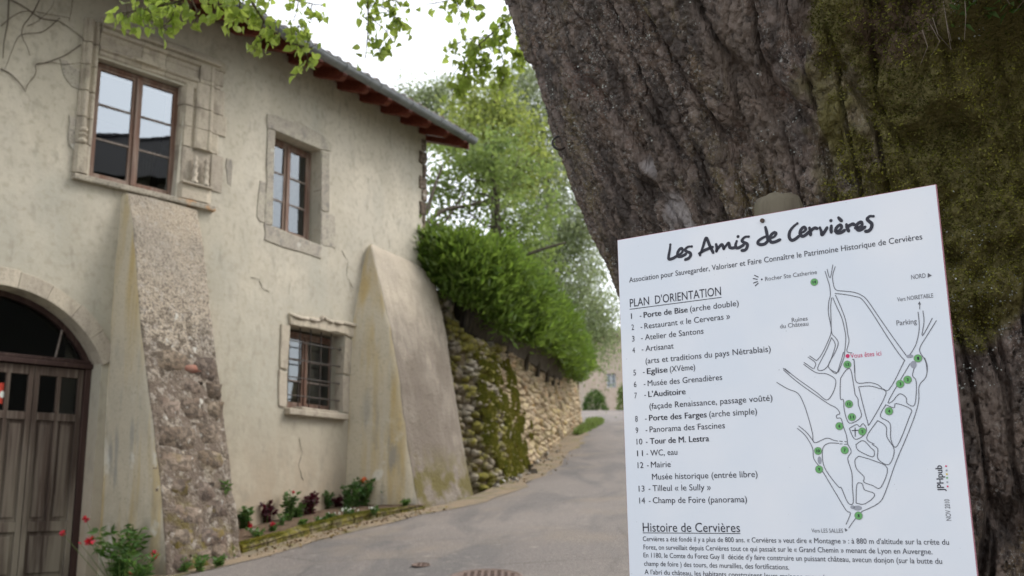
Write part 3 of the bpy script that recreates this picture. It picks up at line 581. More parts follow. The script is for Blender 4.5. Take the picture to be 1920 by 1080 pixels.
# --- windows
def window(name, s0, s1, z0, z1, dep, rows, fr, st, bar, glass, parent, label=None, jitter=0, sash_tilt=0):
    root = MB()
    def bx(m, a, b, c, e, d0, d1): m.hexa([W(a, c, d0), W(b, c, d0), W(b, c, d1), W(a, c, d1), W(a, e, d0), W(b, e, d0), W(b, e, d1), W(a, e, d1)])
    bx(root, s0, s0+fr, z0, z1, dep-.05, dep); bx(root, s1-fr, s1, z0, z1, dep-.05, dep); bx(root, s0+fr, s1-fr, z1-fr, z1, dep-.05, dep-.001); bx(root, s0+fr, s1-fr, z0, z0+fr, dep-.05, dep+.004)
    wd = root.build(name, M['window_wood'], parent, bevel=.003)
    if label: wd['label'] = label
    mid = (s0+s1)/2; pv = MB(); bx(pv, mid-.022, mid+.022, z0+fr+.003, z1-fr-.003, dep-.02, dep+.014); pv.build('meeting_stile', M['window_wood'], wd, bevel=.004)
    for a, b in ((s0+fr+.003, mid-.024), (mid+.024, s1-fr-.003)):
        zz0, zz1 = z0+fr+.003, z1-fr-.003
        c = MB(); bx(c, a, a+st, zz0, zz1, dep-.04, dep-.008); bx(c, b-st, b, zz0, zz1, dep-.04, dep-.008); bx(c, a+st, b-st, zz0, zz0+st*1.2, dep-.04, dep-.009); bx(c, a+st, b-st, zz1-st, zz1, dep-.04, dep-.009); c.build('casement', M['window_wood'], wd, bevel=.003)
        hh = (zz1-st-zz0-st*1.2)/rows
        for r in range(rows):
            g0 = zz0+st*1.2+r*hh
            if r: g = MB(); bx(g, a+st, b-st, g0-.011, g0+.011, dep-.035, dep-.012); g.build('glazing_bar', M['bar_grey'], wd)
            tl = .004*RS.normal(); g = MB(); e0 = g0+.012; e1 = g0+hh-.012
            g.add([W(a+st, e0, dep-.026+tl), W(b-st, e0, dep-.026-tl), W(b-st, e1, dep-.024-tl), W(a+st, e1, dep-.024+tl)], [(0, 1, 2, 3)]); g.build('pane', glass, wd)
    return wd
window('carved_frame_window', -.30, .74, 5.09, 6.45, -.09, 3, .04, .035, .02, M['glass'], house, 'two-leaf wooden window reflecting pale sky above a roof line')
w2x = [(2.322, 5.124), (3.009, 5.08), (2.977, 6.281), (2.303, 6.222)]
s20, s21 = OP2[0][0]-.01, w2x[1][0]; window('upper_window', s20, s21, 5.03, 6.31, -.17, 3, .05, .035, .02, M['glass_mid'], house, 'narrow weathered brown window with four-pane leaves reflecting sky')
wb('window_stop', s21, OP2[1][0]+.01, 5.02, 6.33, -.23, -.185, M['granite'])
s31 = ((3.648, 2.936))[0]; window('barred_window', OP3[0][0]-.01, s31, 2.83, 3.83, -.22, 3, .05, .03, .02, M['glass_mid'], house, 'dark brown barred window with bluish reflections')
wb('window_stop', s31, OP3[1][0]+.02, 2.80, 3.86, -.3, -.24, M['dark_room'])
g = MB()
grille = None
for i in range(5):
    s = OP3[0][0]+.06+i*.205
    b = MB(); b.tube([W(s, 2.83, -.06), W(s, 3.87, -.06)], .010, 6)
    o = b.build('iron_grille' if i == 0 else 'vertical_bar', M['iron'], house if i == 0 else grille)
    if i == 0: grille = o; o['label'] = 'black iron grille across the low window'
for j in range(4):
    b = MB(); z = 2.98+j*.23; b.tube([W(OP3[0][0]-.01, z, -.052), W(OP3[1][0]+.01, z, -.052)], .009, 6); b.build('cross_bar', M['iron'], grille)
# curtain in the right leaf of the carved window
n = 22; V = []; zs_ = np.linspace(5.13, 5.62, 8)
for z in zs_:
    k = (z-5.13)/.49; x0, x1 = .30+.03*(1-k)-.10*k, .46+.02*k+.05*k
    for i in range(n+1): s = x0+(x1-x0)*i/n; V.append(W(s, z, -.17+.014*math.sin(i*1.9)))
F = [(j*(n+1)+i, j*(n+1)+i+1, (j+1)*(n+1)+i+1, (j+1)*(n+1)+i) for j in range(7) for i in range(n)]
cme = bpy.data.meshes.new('c'); cme.from_pydata(V, [], F); cme.polygons.foreach_set('use_smooth', [True]*len(F)); tag(link('curtain', cme, M['curtain']), 'gathered pale lace curtain behind the right leaf of the carved stone window', 'curtain')
V = []
for z in np.linspace(5.1, 5.42, 5):
    for i in range(9): V.append(W(OP2[0][0]+.10+.10*i/8, z, -.24+.012*math.sin(i*2.2)))
F = [(j*9+i, j*9+i+1, (j+1)*9+i+1, (j+1)*9+i) for j in range(4) for i in range(8)]
cme = bpy.data.meshes.new('c'); cme.from_pydata(V, [], F); tag(link('curtain', cme, M['window_wood']), 'small brown curtain low in the left leaf of the narrow upper window', 'curtain')
# --- upper window dressing
s2 = wprism([(2.025, 4.597), (3.049, 4.794), (OP2[1][0]+.03, OP2[1][1]-.002), (OP2[0][0]-.12, OP2[0][1]-.002)], -.12, .012); s2 = block('upper_surround', [(2.011, 4.847), (3.048, 4.808), (3.083, 5.006), (2.095, 5.045), (1.973, 5.023)], -.12, .014, M['granite'], house, jit=.012); s2['label'] = 'grey speckled sill stone under the narrow upper window'
block('lintel_stone', [(2.108, 6.319), (3.006, 6.334), (3.205, 6.38), (3.224, 6.471), (3.019, 6.545), (2.779, 6.558), (2.65, 6.583), (2.565, 6.6), (2.423, 6.537), (2.093, 6.52), (1.949, 6.492), (1.959, 6.302)], -.14, .016, M['granite'], s2, jit=.003, sub=2)
block('jamb_stone', [(2.118, 5.064), (2.106, 6.303), (1.969, 6.298), (1.988, 5.602), (1.991, 5.041)][::-1], -.14, .014, M['granite'], s2)
block('jamb_stone', [(1.986, 5.04), (1.984, 5.587), (1.876, 5.592), (1.84, 5.08)][::-1], -.05, .010, M['granite'], s2, jit=.015)
block('jamb_stone', [(3.036, 5.483), (3.206, 5.503), (3.172, 6.354), (3.012, 6.313)], -.14, .012, M['granite'], s2)
block('jamb_stone', [(3.055, 5.015), (3.347, 5.026), (3.329, 5.489), (3.042, 5.47)], -.10, .009, M['granite'], s2, jit=.008)
# --- barred window dressing
s3 = wb('barred_surround', OP3[0][0]-.04, OP3[1][0]+.04, 2.72, 2.80, -.12, .085, M['moulding'], n=4, bevel=.014); s3['label'] = 'projecting stone sill under the barred window'
block('sill_slab', [(OP3[0][0]+.22, 2.803), (OP3[1][0]-.13, 2.803), (OP3[1][0]-.15, 2.835), (OP3[0][0]+.22, 2.835)], -.15, .05, M['moulding'], s3, jit=.003)
LT = [(2.505, 3.858), (3.034, 3.872), (3.592, 3.871), (3.906, 3.825), (3.898, 4.078), (3.518, 4.051), (3.318, 4.035), (3.187, 4.044), (3.111, 4.083), (3.039, 4.015), (2.82, 4.002), (2.488, 4.006)]
block('lintel_stone', LT, -.14, .028, M['moulding'], s3, jit=.006, sub=3, bevel=.012)
rs = np.random.RandomState(5)
LTc = np.array([s_ for s_ in LT[4:]])
for i in range(7):     # broken relief of the accolade
    a, b = LTc[i], LTc[min(i+1, 7)]; m = MB(); m.tube([W(a[0], a[1]-.03, .03), W((a[0]+b[0])/2, (a[1]+b[1])/2-.045, .04), W(b[0], b[1]-.03, .03)], [.018, .024, .016], 6); m.build('broken_moulding', M['moulding'], s3, smooth=True)
block('jamb_stone', [(2.35, 3.286), (2.485, 3.28), (2.511, 3.845), (2.35, 3.849)], -.14, .014, M['moulding'], s3)
block('jamb_stone', [(2.356, 2.813), (2.499, 2.81), (2.487, 3.254), (2.342, 3.265)], -.14, .012, M['moulding'], s3)
block('jamb_stone', [(3.572, 3.339), (3.851, 3.339), (3.884, 3.785), (3.599, 3.843)], -.14, .018, M['moulding'], s3)
block('jamb_stone', [(3.584, 2.826), (3.833, 2.822), (3.852, 3.302), (3.572, 3.318)], -.14, .014, M['moulding'], s3)
# --- arched doorway: ring of stones, double leaves, fanlight
ring0 = None; N = 9
a0, a1 = a_-.02, math.pi-a_+.02
for i in range(N):
    u0, u1 = a0+(a1-a0)*i/N+.0008, a0+(a1-a0)*(i+1)/N-.0008; T = .17+.01*math.sin(i*2)
    lp = arc_pts(DC[0], DC[1], ARC-.002, u0, u1, 4); lo_ = arc_pts(DC[0], DC[1], ARC+T, u0, u1, 4); m = MB()
    pl = [(lp[k], lo_[k]) for k in range(5)]
    P_ = [p for p in lp]+[p for p in lo_[::-1]]; m = wprism(P_, -.20, .03); o = m.build('arch_ring' if i == 0 else 'voussoir', M['moulding'], house if i == 0 else ring0, bevel=.006)
    if i == 0: ring0 = o; o['label'] = 'weathered stone arch over the wooden door'
DD = -.22; dr = MB()
def dbx(m, a, b, c, e, d0, d1): m.hexa([W(a, c, d0), W(b, c, d0), W(b, c, d1), W(a, c, d1), W(a, e, d0), W(b, e, d0), W(b, e, d1), W(a, e, d1)])
zdoor0 = .82
dbx(dr, -2.2, .03, 3.06, 3.11, DD-.07, DD+.05); dbx(dr, -2.2, .03, 3.115, 3.15, DD-.06, DD+.025); dbx(dr, -.085, .03, zdoor0-.4, 3.058, DD-.08, DD+.02); dbx(dr, -2.2, -2.12, zdoor0-.4, 3.058, DD-.08, DD+.02)
door = dr.build('door', M['dark_wood'], house, bevel=.004); door['label'] = 'old dark wooden panelled door with a glazed arch above'
ar = MB(); q0 = arc_pts(DC[0], DC[1], ARC+.05, a_-.1, math.pi-a_+.1, 20); q1 = arc_pts(DC[0], DC[1], ARC-.055, a_-.1, math.pi-a_+.1, 20)
for i in range(20): ar.hexa([W(*q1[i], DD-.06), W(*q0[i], DD-.06), W(*q0[i], DD+.01), W(*q1[i], DD+.01), W(*q1[i+1], DD-.06), W(*q0[i+1], DD-.06), W(*q0[i+1], DD+.01), W(*q1[i+1], DD+.01)])
ar.build('fanlight_frame', M['dark_wood'], door)
for sx in (-.40, -1.1, -1.8):
    b = MB(); b.tube([W(sx, 3.15, DD-.02), W(sx+(.06 if sx > -1.1 else -.06 if sx < -1.1 else 0), DC[1]+math.sqrt(ARC**2-(sx-DC[0])**2)-.03, DD-.02)], .012, 6); b.build('fanlight_bar', M['bar_grey'], door)
gl = MB(); P_ = [(-2.15, 3.14), (-.06, 3.14)]+arc_pts(DC[0], DC[1], ARC-.02, a_, math.pi-a_, 20); gl.add([W(s, z, DD-.035) for s, z in P_], [tuple(range(len(P_)))]); gl.build('fanlight_glass', M['glass_dark'], door)
for (a, b) in ((-.60, -.09), (-1.105, -.605), (-1.61, -1.11), (-2.115, -1.615)):
    lf = MB(); mid = (a+b)/2
    for (x0, x1, y0, y1) in ((a, a+.055, zdoor0, 3.05), (b-.055, b, zdoor0, 3.05), (mid-.022, mid+.022, 1.50, 3.05), (a+.055, b-.055, 2.955, 3.05), (a+.055, b-.055, 2.50, 2.58), (a+.055, b-.055, 1.40, 1.50), (a+.055, b-.055, zdoor0, .95)): dbx(lf, x0+.001, x1-.001, y0, y1, DD-.045, DD+.002*(x1-x0 > .1))
    lo_ = lf.build('door_leaf', M['old_wood'], door, bevel=.004)
    for (x0, x1) in ((a+.055, mid-.022), (mid+.022, b-.055)):
        g = MB(); g.add([W(x0, 2.58, DD-.03), W(x1, 2.58, DD-.03), W(x1, 2.955, DD-.03), W(x0, 2.955, DD-.03)], [(0, 1, 2, 3)]); g.build('pane', M['glass_dark'], door)
        p = MB(); dbx(p, x0, x1, 1.5, 2.5, DD-.04, DD-.028); dbx(p, x0+.03, x1-.03, 1.54, 2.46, DD-.028, DD-.012); p.build('door_panel', M['old_wood'], door, bevel=.005)
    p = MB(); dbx(p, a+.055, b-.055, .95, 1.4, DD-.04, DD-.028); dbx(p, a+.09, b-.09, 1.0, 1.36, DD-.028, DD-.010); p.build('door_panel', M['old_wood'], door, bevel=.005)
wb('threshold', -2.2, .0, .6, .82, -.42, .02, M['granite'], n=2, bevel=.01)
st0, st1 = (-0.9433, 2.624), (-0.8825, 2.85)
m = MB(); dbx(m, st0[0], st1[0], st0[1]+.02, st1[1], DD-.028, DD-.022); st = m.build('sticker', M['sticker_red']); tag(st, 'small red and white notice stuck inside the door glass', 'sticker')
m = MB(); c_ = ((st0[0]+st1[0])/2+.02, (st0[1]+st1[1])/2); m.add([W(c_[0]+.025*math.cos(a), c_[1]+.035*math.sin(a), DD-.0215) for a in [i*math.pi/6 for i in range(12)]], [tuple(range(12))]); m.build('white_emblem', M['petal_white'], st)
# quoin stones showing at the far corner
z = 5.42; k = 0
while z < 7.3:
    h = .16+.12*RS.rand(); wd = .07+.08*(k % 2)+.03*RS.rand()
    if z+h > 7.35: break
    block('quoin_stone', [(SEND-wd, z), (SEND+.012, z), (SEND+.012, z+h-.015), (SEND-wd, z+h-.015)], -.3, .016+.01*RS.rand(), M['rubble'], house, jit=.012, bevel=.012, seed=k); z += h; k += 1

# ------------------------------------------------------------------ buttresses
def interp(tb, z):
    a = np.array(sorted(tb)); return [np.interp(z, a[:, 0], a[:, j]) for j in range(1, a.shape[1])]
def buttress(tab, zlo, zhi, wallfn, matside, matfront, label, seed, nz=70, nf=34, amp=.02):
    """tab rows: z, s_wall_left, s_front_left, s_front_right, s_wall_right, d_left, d_right"""
    zs = np.linspace(zlo, zhi, nz); V = []; K = 0; lab = []
    for z in zs:
        sw, fl, fr_, wr, dl, dr_ = interp(tab, z); row = []
        for i in range(11): u = i/10; row.append((sw+(fl-sw)*u**1.3, -.05+(dl+.05)*u, 0))
        for i in range(1, nf): u = i/nf; row.append((fl+(fr_-fl)*u, dl+(dr_-dl)*u+.02*math.sin(math.pi*u), 1))
        for i in range(0, 11): u = i/10; row.append((fr_+(wr-fr_)*u, dr_+(-.05-dr_)*u, 0 if i else 1))
        K = len(row)
        for s, d, f in row: V.append(W2(s, z, d))
        lab = [r[2] for r in row]
    V = np.array(V); nrm = wallfn; fr2 = np.tile(np.array(lab)*.8+.2, nz); low = (1-sstep(2.8, 3.4, V[:, 2]))*(seed == 3); h = (fbm(V*5, 4, seed)-.5)*amp*2.2+(fbm(V*22, 3, seed+3)-.5)*amp*.9*fr2*(1+1.6*low)+(fbm(V*9, 3, seed+6)-.5)*.05*low*fr2
    V[:, 0] += nrm[0]*h; V[:, 1] += nrm[1]*h
    i = np.arange(nz-1)[:, None]*K+np.arange(K-1)[None]; F = np.stack([i, i+1, i+K+1, i+K], -1).reshape(-1, 4)
    mi = np.tile(np.array([lab[k] and lab[k+1] or (1 if (lab[k] or lab[k+1]) else 0) for k in range(K-1)]), nz-1)
    o = link('buttress', npmesh(V, F, mi, smooth=True), [matside, matfront], house); o['label'] = label; return o
def W2(s, z, d):     # as W but keeps going straight past the corner
    p, t = fbase(min(s, 50)); q = p+np.array([t[1], -t[0]])*d; return (q[0], q[1], z)
nA = (dA[1], -dA[0]); nB = (dB[1], -dB[0])
T1_ = [(5.03, .07, .12, .90, .98, -.01, -.01), (5.00, .06, .10, .96, 1.0, .06, .05), (4.6, .06, .09, .97, 1.0, .24, .18), (4.1, .05, .09, .97, 1.0, .39, .33), (3.52, .05, .09, .97, 1.0, .53, .49), (2.94, .06, .09, .97, 1.0, .73, .67), (2.4, .07, .09, .97, 1.0, .93, .83), (1.88, .09, .10, .98, 1.0, 1.10, .97), (1.0, .10, .10, 1.0, 1.02, 1.32, 1.22), (.5, .10, .10, 1.0, 1.02, 1.42, 1.3)]
b1 = buttress(T1_, .6, 5.03, nA, M['pale_plaster'], M['roughcast'], 'rough granite-faced buttress with a stained plaster flank beside the door', 3)
S2 = SB
T2_ = [(5.25, S2+2.52, S2+2.56, S2+2.62, S2+3.9, .02, .0), (5.18, S2+2.47, S2+2.42, S2+3.85, S2+3.93, .11, .02), (4.87, S2+2.38, S2+2.40, S2+3.92, S2+3.95, .22, .20), (4.4, S2+2.27, S2+2.38, S2+3.95, S2+3.97, .37, .31), (3.93, S2+2.17, S2+2.37, S2+3.95, S2+3.97, .52, .41), (3.34, S2+2.14, S2+2.36, S2+3.95, S2+3.97, .66, .51), (2.27, S2+2.12, S2+2.38, S2+3.95, S2+3.97, .82, .71), (1.55, S2+2.11, S2+2.40, S2+3.97, S2+3.99, .98, .88), (1.0, S2+2.11, S2+2.4, S2+3.97, S2+3.99, 1.1, 1.0)]
b2 = buttress(T2_, 1.2, 5.25, nB, M['pale_plaster'], M['roughcast_b'], 'smooth-topped buttress against the far corner with mossy foot', 8, amp=.016)
# exposed stones in the near buttress
SM = [blob_mesh(i) for i in range(8)]
def place_stone(parent, c, nx, ny, tang, w_, h_, dep, mat, me, rot=0, name='stone'):
    """c centre on the face, (nx,ny) outward normal in plan, tang slope of the row"""
    o = bpy.data.objects.new(name, me); COL.objects.link(o); o.parent = parent
    yv = Vector((nx, ny, 0)).normalized(); xv = Vector((-yv.y, yv.x, 0))*-1; xv = (xv+Vector((0, 0, tang))).normalized(); zv = xv.cross(yv)
    R = Matrix((xv, yv, zv)).transposed() @ Matrix.Rotation(rot, 3, 'Y'); o.matrix_basis = Matrix.Translation(Vector(c)-WL[parent.name]) @ R.to_4x4() @ Matrix.Diagonal((w_, dep, h_, 1)); return o
def matmesh(mat): 
    r = []
    for me in SM: c = me.copy(); c.materials.append(mat); r.append(c)
    return r
SR = matmesh(M['rubble']); k = 0
rowz = 1.0
rs = np.random.RandomState(12)
while rowz < 3.15:
    h = .18+.12*rs.rand(); s = .11+.03*rs.rand()
    if rowz > 2.2: s += .05
    while s < .92:
        w_ = .20+.22*rs.rand()
        sc_ = s+w_/2; zz = rowz+h/2+rs.normal()*.02
        if sc_+w_/2 < 1.02 and rs.rand() < (.97 if zz < 2.75 else .55):
            sw, fl, fr_, wr, dl, dr_ = interp(T1_, zz); u = (sc_-fl)/(fr_-fl); d = dl+(dr_-dl)*u
            place_stone(b1, W2(sc_, zz, d-.022+rs.rand()*.018), nA[0]*.95, nA[1]*.95, 0, w_*1.06, h*1.04, .11, None, SR[k % 8], rs.normal()*.06); k += 1
        s += w_*1.02
    rowz += h
BR = SM[2].copy(); BR.materials.append(M['brick']); sw, fl, fr_, wr, dl, dr_ = interp(T1_, 3.05)
o = place_stone(b1, W2(.66, 3.03, dl+(dr_-dl)*.6+.01), nA[0], nA[1], 0, .24, .10, .10, None, BR, 0, 'brick'); o['label'] = 'reddish brick set in the granite face'
m = MB(); gp = (-2.796, 9.95, 2.097); m.box((gp[0]-.012, gp[1]-.01, gp[2]-.05), (gp[0]+.03, gp[1]+.02, gp[2]+.05)); 
q_ = W(1.06, 2.0, .0); m = MB(); m.hexa([W(1.06, gp[2]-.06, .0), W(1.20, gp[2]-.06, 0), W(1.20, gp[2]-.06, .06), W(1.06, gp[2]-.06, .06), W(1.06, gp[2]+.06, 0), W(1.20, gp[2]+.06, 0), W(1.20, gp[2]+.06, .06), W(1.06, gp[2]+.06, .06)])
tag(m.build('meter_cover', M['green_plastic'], bevel=.006), 'small green plastic box on the wall just behind the near buttress edge', 'wall box')
# dead creeper stems on the plaster, top left
cre = thing('dead_creeper', 'leafless brown creeper stems clinging to the plaster left of the carved window', 'creeper', W(-1.0, 6.2, .02))
def vine(pts, r):
    P = [W(a[0], a[1], .022) for a in cr([(-1.378, 6.725)]*0+pts, 5)]; m = MB(); m.tube(P, list(np.linspace(r, r*.4, len(P))), 5); m.build('stem', M['vine'], cre, smooth=True)
vine([(-1.307, 6.813), (-1.291, 6.521), (-1.306, 6.279), (-1.3, 6.105)], .009)
vine([(-1.382, 6.771), (-1.165, 6.737), (-0.9668, 6.673), (-0.7713, 6.704), (-0.5312, 6.618), (-0.4985, 6.58)], .007)
vine([(-0.9872, 6.91), (-1.052, 6.701), (-1.135, 6.519), (-1.135, 6.399), (-1.073, 6.302), (-1.044, 6.223)], .006)
vine([(-0.7748, 6.746), (-0.9271, 6.536), (-1.112, 6.438), (-1.185, 6.352), (-1.255, 6.062), (-1.27, 5.999)], .005)
vine([(-1.31, 5.985), (-1.214, 5.959), (-1.111, 5.887), (-1.057, 5.822)], .008)
vine([(-0.5239, 6.527), (-0.6843, 6.347), (-0.8709, 6.204), (-0.9713, 6.146), (-0.9676, 6.04), (-1.037, 5.899), (-1.051, 5.812)], .006)
vine([(-0.9713, 6.146), (-0.8164, 6.223), (-0.7039, 6.237), (-0.5642, 6.296), (-0.4965, 6.332)], .004)
vine([(-1.352, 6.439), (-1.234, 6.602), (-1.107, 6.699), (-0.8888, 6.746), (-0.6625, 6.788)], .005)
vine([(-1.093, 6.535), (-0.9913, 6.633), (-0.8679, 6.834), (-0.8504, 6.965)], .004)
vine([(-0.6539, 7.043), (-0.6586, 6.884), (-0.6714, 6.754)], .004)
# wall cracks drawn as thin raised joint lines round the dressings are part of the wall
for i, pts in enumerate(([(3.838, 4.114), (3.801, 3.811), (3.792, 3.369), (3.829, 2.937), (3.771, 2.647), (3.76, 2.292), (3.727, 1.942), (3.769, 1.699)], [(1.793, 4.33), (1.929, 4.329), (1.999, 4.235), (2.13, 4.218)], [(2.741, 2.455), (2.81, 2.259), (2.757, 2.113), (2.845, 1.931)], [(3.483, 5.026), (3.626, 4.889), (3.609, 4.712), (3.753, 4.551)])):
    m = MB(); P = [W(p[0]+.01*math.sin(j*2.1), p[1], .016 if i == 0 else .006) for j, p in enumerate(cr(pts, 4))]; m.tube(P, [(.006 if i == 0 else .0035)+(.003 if i == 0 else .0015)*math.sin(j*1.3) for j in range(len(P))], 5); tag(m.build('plaster_crack', M['granite'], house))

# ------------------------------------------------------------------ roadside walls
path = [(-1.32, 15.05, 1.75, 4.95), (-1.0, 14.95, 1.75, 4.782), (-.75, 15.0, 1.78, 4.356), (-.45, 15.2, 1.84, 4.180)] + WP[1:]
pa = np.array(cr(path, 10)); seg = np.concatenate([[0], np.cumsum(np.linalg.norm(np.diff(pa[:, :2], axis=0), axis=1))])
def wp(a):      # arc length -> x, y, zb, zt, normal towards the road
    x, y, zb, zt = [np.interp(a, seg, pa[:, j]) for j in range(4)]; e = .15
    x1, y1 = np.interp(a-e, seg, pa[:, 0]), np.interp(a-e, seg, pa[:, 1]); x2, y2 = np.interp(a+e, seg, pa[:, 0]), np.interp(a+e, seg, pa[:, 1]); l = math.hypot(x2-x1, y2-y1) or 1
    return x, y, zb, zt, (y2-y1)/l, -(x2-x1)/l
BAT = .10
def wallpt(a, z, d=0):
    x, y, zb, zt, nx, ny = wp(a); o = d-(z-zb)*BAT; return (x+nx*o, y+ny*o, z), nx, ny
AT = seg[-1]; na, nz_ = 150, 26; V = []
for j in range(nz_+3):
    for i in range(na):
        a = AT*i/(na-1); x, y, zb, zt, nx, ny = wp(a)
        if j < nz_: z = zb-.3+(zt-.04-zb+.3)*j/(nz_-1); o = -.02-(z-zb)*BAT
        elif j == nz_: z = zt-.02; o = -.2-(z-zb)*BAT
        elif j == nz_+1: z = zt-.03; o = -.55-(z-zb)*BAT
        else: z = zb-.3; o = -.6
        V.append((x+nx*o, y+ny*o, z))
V = np.array(V); hN = (fbm(V*4, 3, 4)-.5)*.08; V[:, 0] += hN; V[:, 1] -= hN
i = np.arange(nz_+2)[:, None]*na+np.arange(na-1)[None]; F = np.stack([i, i+1, i+na+1, i+na], -1).reshape(-1, 4)
rw = link('field_stone_wall', npmesh(V, F, smooth=True), M['wall_core']); tag(rw, 'dry field-stone retaining wall, mossy near the house and ochre further up the lane', 'stone wall')
m = MB(); x, y, zb, zt, nx, ny = wp(AT); m.box((x-.75, y-.02, zb-.5), (x-.05, y+.5, zt-.03)); m.build('wall_end', M['wall_core'], rw)
WS, MS = matmesh(M['wall_stone']), matmesh(M['moss_stone']); cand = []
rs = np.random.RandomState(21); layer = 0; rowh = 0
z_rel = 0.0
while z_rel < 3.6:
    h = .09+.07*rs.rand(); a = rs.rand()*.2
    while a < AT-.05:
        near = a < 2.6; w_ = (.13+.16*rs.rand())*(1+min(1.6, (a-2.6)/5)) if not near else (.08+.14*rs.rand()); ac = a+w_/2; x, y, zb, zt, nx, ny = wp(ac)
        z = zb-.08+z_rel+h/2+rs.normal()*(.05 if near else .022)
        if z+h*.4 < zt:
            (px, py, pz), nx, ny = wallpt(ac, z, -.02+rs.rand()*.03)
            x2, y2, zb2 = wp(ac+.2)[:3]; slope = (zb2-zb)/.2*.8
            cand.append((math.hypot(px, py), ac, (px, py, pz), nx, ny, slope, w_*1.0, h*(.85+.3*rs.rand()), (.15 if near else .11)+.06*rs.rand(), k, rs.normal()*.16)); k += 1
        a += w_
    z_rel += h
cand.sort(key=lambda c: c[0]/ (c[6]*c[7])**.5 * 1.0); mb1 = MB(); mb2 = MB(); print('wall stones', len(cand))
for j, c in enumerate(cand):
    mossy = c[1] < 2.1+1.1*max(0, (1.4-(c[2][2]-1.9)))*.6 + .3*math.sin(c[2][2]*5) ; me = (MS if mossy else WS)[c[9] % 8]
    if j < 300: place_stone(rw, c[2], c[3], c[4], c[5], c[6], c[7], c[8], None, me, c[10])
    else:
        yv = Vector((c[3], c[4], 0)); xv = (Vector((c[4], -c[3], 0))+Vector((0, 0, c[5]))).normalized(); zv = xv.cross(yv)
        Rm = Matrix((xv, yv, zv)).transposed().to_4x4(); T = Matrix.Translation(Vector(c[2])) @ Rm @ Matrix.Diagonal((c[6], c[8], c[7], 1))
        (mb2 if mossy else mb1).add([T @ v.co for v in me.vertices], [tuple(p.vertices) for p in me.polygons])
if mb1.v: tag(mb1.build('further_stones', M['wall_stone'], rw, smooth=True), kind='stuff')
if mb2.v: tag(mb2.build('small_mossy_stones', M['moss_stone'], rw, smooth=True), kind='stuff')
# moss cushions on the near part of the wall
pts = []; rs = np.random.RandomState(3); ctr = []
for _ in range(170):
    ac = rs.uniform(.7, 3.3); x, y, zb, zt, nx, ny = wp(ac); q_ = rs.rand()**1.3; ac = ac+(1-q_)*.5+(rs.rand() < .22)*rs.uniform(0, 1.8); ctr.append((ac, zb+q_*(zt-zb)*.9, .04+.10*rs.rand()))
Pm = []; Dm = []
for (ac, z, r) in ctr:
    for _ in range(int(900*r/.1)):
        q = rs.normal(size=2)*r*.5; aa = ac+q[0]
        if aa > AT or aa < .7: continue
        p, nx, ny = wallpt(aa, z+q[1]*.8, .055+rs.rand()*.03); Pm.append(p); Dm.append((nx+rs.normal()*.3, ny+rs.normal()*.3, .2+rs.normal()*.4))
V, F = leaf_cloud(np.array(Pm), .022, dirs=np.array(Dm), aspect=.7); tag(link('moss_cover', npmesh(V, F), M['moss'], rw), kind='stuff')
# terrace behind the wall
V = []; top = [wp(AT*i/40) for i in range(41)]
for x, y, zb, zt, nx, ny in top: V += [(x-nx*.3, y-ny*.3, zt-.06), (x-nx*3-3, y-ny*3+1, zt+.1), (x-40, y+30, zt+1.5)]
V = np.array(V); i = np.arange(40)[:, None]*3+np.arange(2)[None]; F = np.stack([i, i+1, i+4, i+3], -1).reshape(-1, 4)
tag(link('terrace_ground', npmesh(V, F, smooth=True), M['ground']), kind='structure')

# ------------------------------------------------------------------ hedge on top of the wall
rs = np.random.RandomState(31)
hp = [(-1.2, 15.35), (-.75, 15.1), (-.45, 15.5), (.0, 16.4), (.55, 19), (1.05, 22.5), (1.55, 27), (1.75, 31)]
hb = [5.024, 4.667, 4.358, 4.222, 4.398, 4.585, 4.910, 5.280]
ht = [5.762, 5.629, 5.704, 5.682, 5.697, 5.691, 5.759, 5.949]
H = np.array([(a[0], a[1], b, c) for a, b, c in zip(hp, hb, ht)]); hs_ = np.concatenate([[0], np.cumsum(np.linalg.norm(np.diff(H[:, :2], axis=0), axis=1))])
hedge = thing('conifer_hedge', 'dense bright green juniper hedge hanging over the stone wall', 'hedge', (.3, 18.5, 3.9))
def hedge_pt(a, u):
    x, y, b, t = [np.interp(a, hs_, H[:, j]) for j in range(4)]; e = .3
    x2, y2 = np.interp(a+e, hs_, H[:, 0])-np.interp(a-e, hs_, H[:, 0]), np.interp(a+e, hs_, H[:, 1])-np.interp(a-e, hs_, H[:, 1]); l = math.hypot(x2, y2); return x, y, b, t, y2/l, -x2/l
P = []; D = []
clump = [(rs.uniform(0, hs_[-1]), rs.uniform(.0, 1), .15+.18*rs.rand()) for _ in range(360)]+[(rs.uniform(-.1, 1.6), rs.uniform(.0, 1), .2+.15*rs.rand()) for _ in range(70)]+[(rs.uniform(-.3, .7), rs.uniform(-.12, .3), .13+.08*rs.rand()) for _ in range(40)]
for (a, u, r) in clump:
    x, y, b, t, nx, ny = hedge_pt(a, 0)
    z = b+.17+(t-b-.17)*(max(u, 0) if a > .8 else u); bul = .26*math.sin(math.pi*min(1, max(.12, u*.8+.15)))+.10*rs.rand()
    if u > .75: bul *= rs.uniform(-1.8, 1)
    c = np.array([x+nx*bul, y+ny*bul, z]); n = 110
    q = rs.normal(size=(n, 3))*r*np.array([.42, .42, .36]); P += list(c+q); tilt = rs.normal(size=3)*.25
    D += list(np.array([nx*.45, ny*.45, .75])+tilt+q/r*.35)
P = np.array(P); D = np.array(D); V, F = leaf_cloud(P, .15, dirs=D, aspect=.17, spread=.6, rs=rs); V2, F2 = leaf_cloud(P+rs.normal(size=P.shape)*.07, .13, dirs=D, aspect=.3, spread=.9, rs=rs)
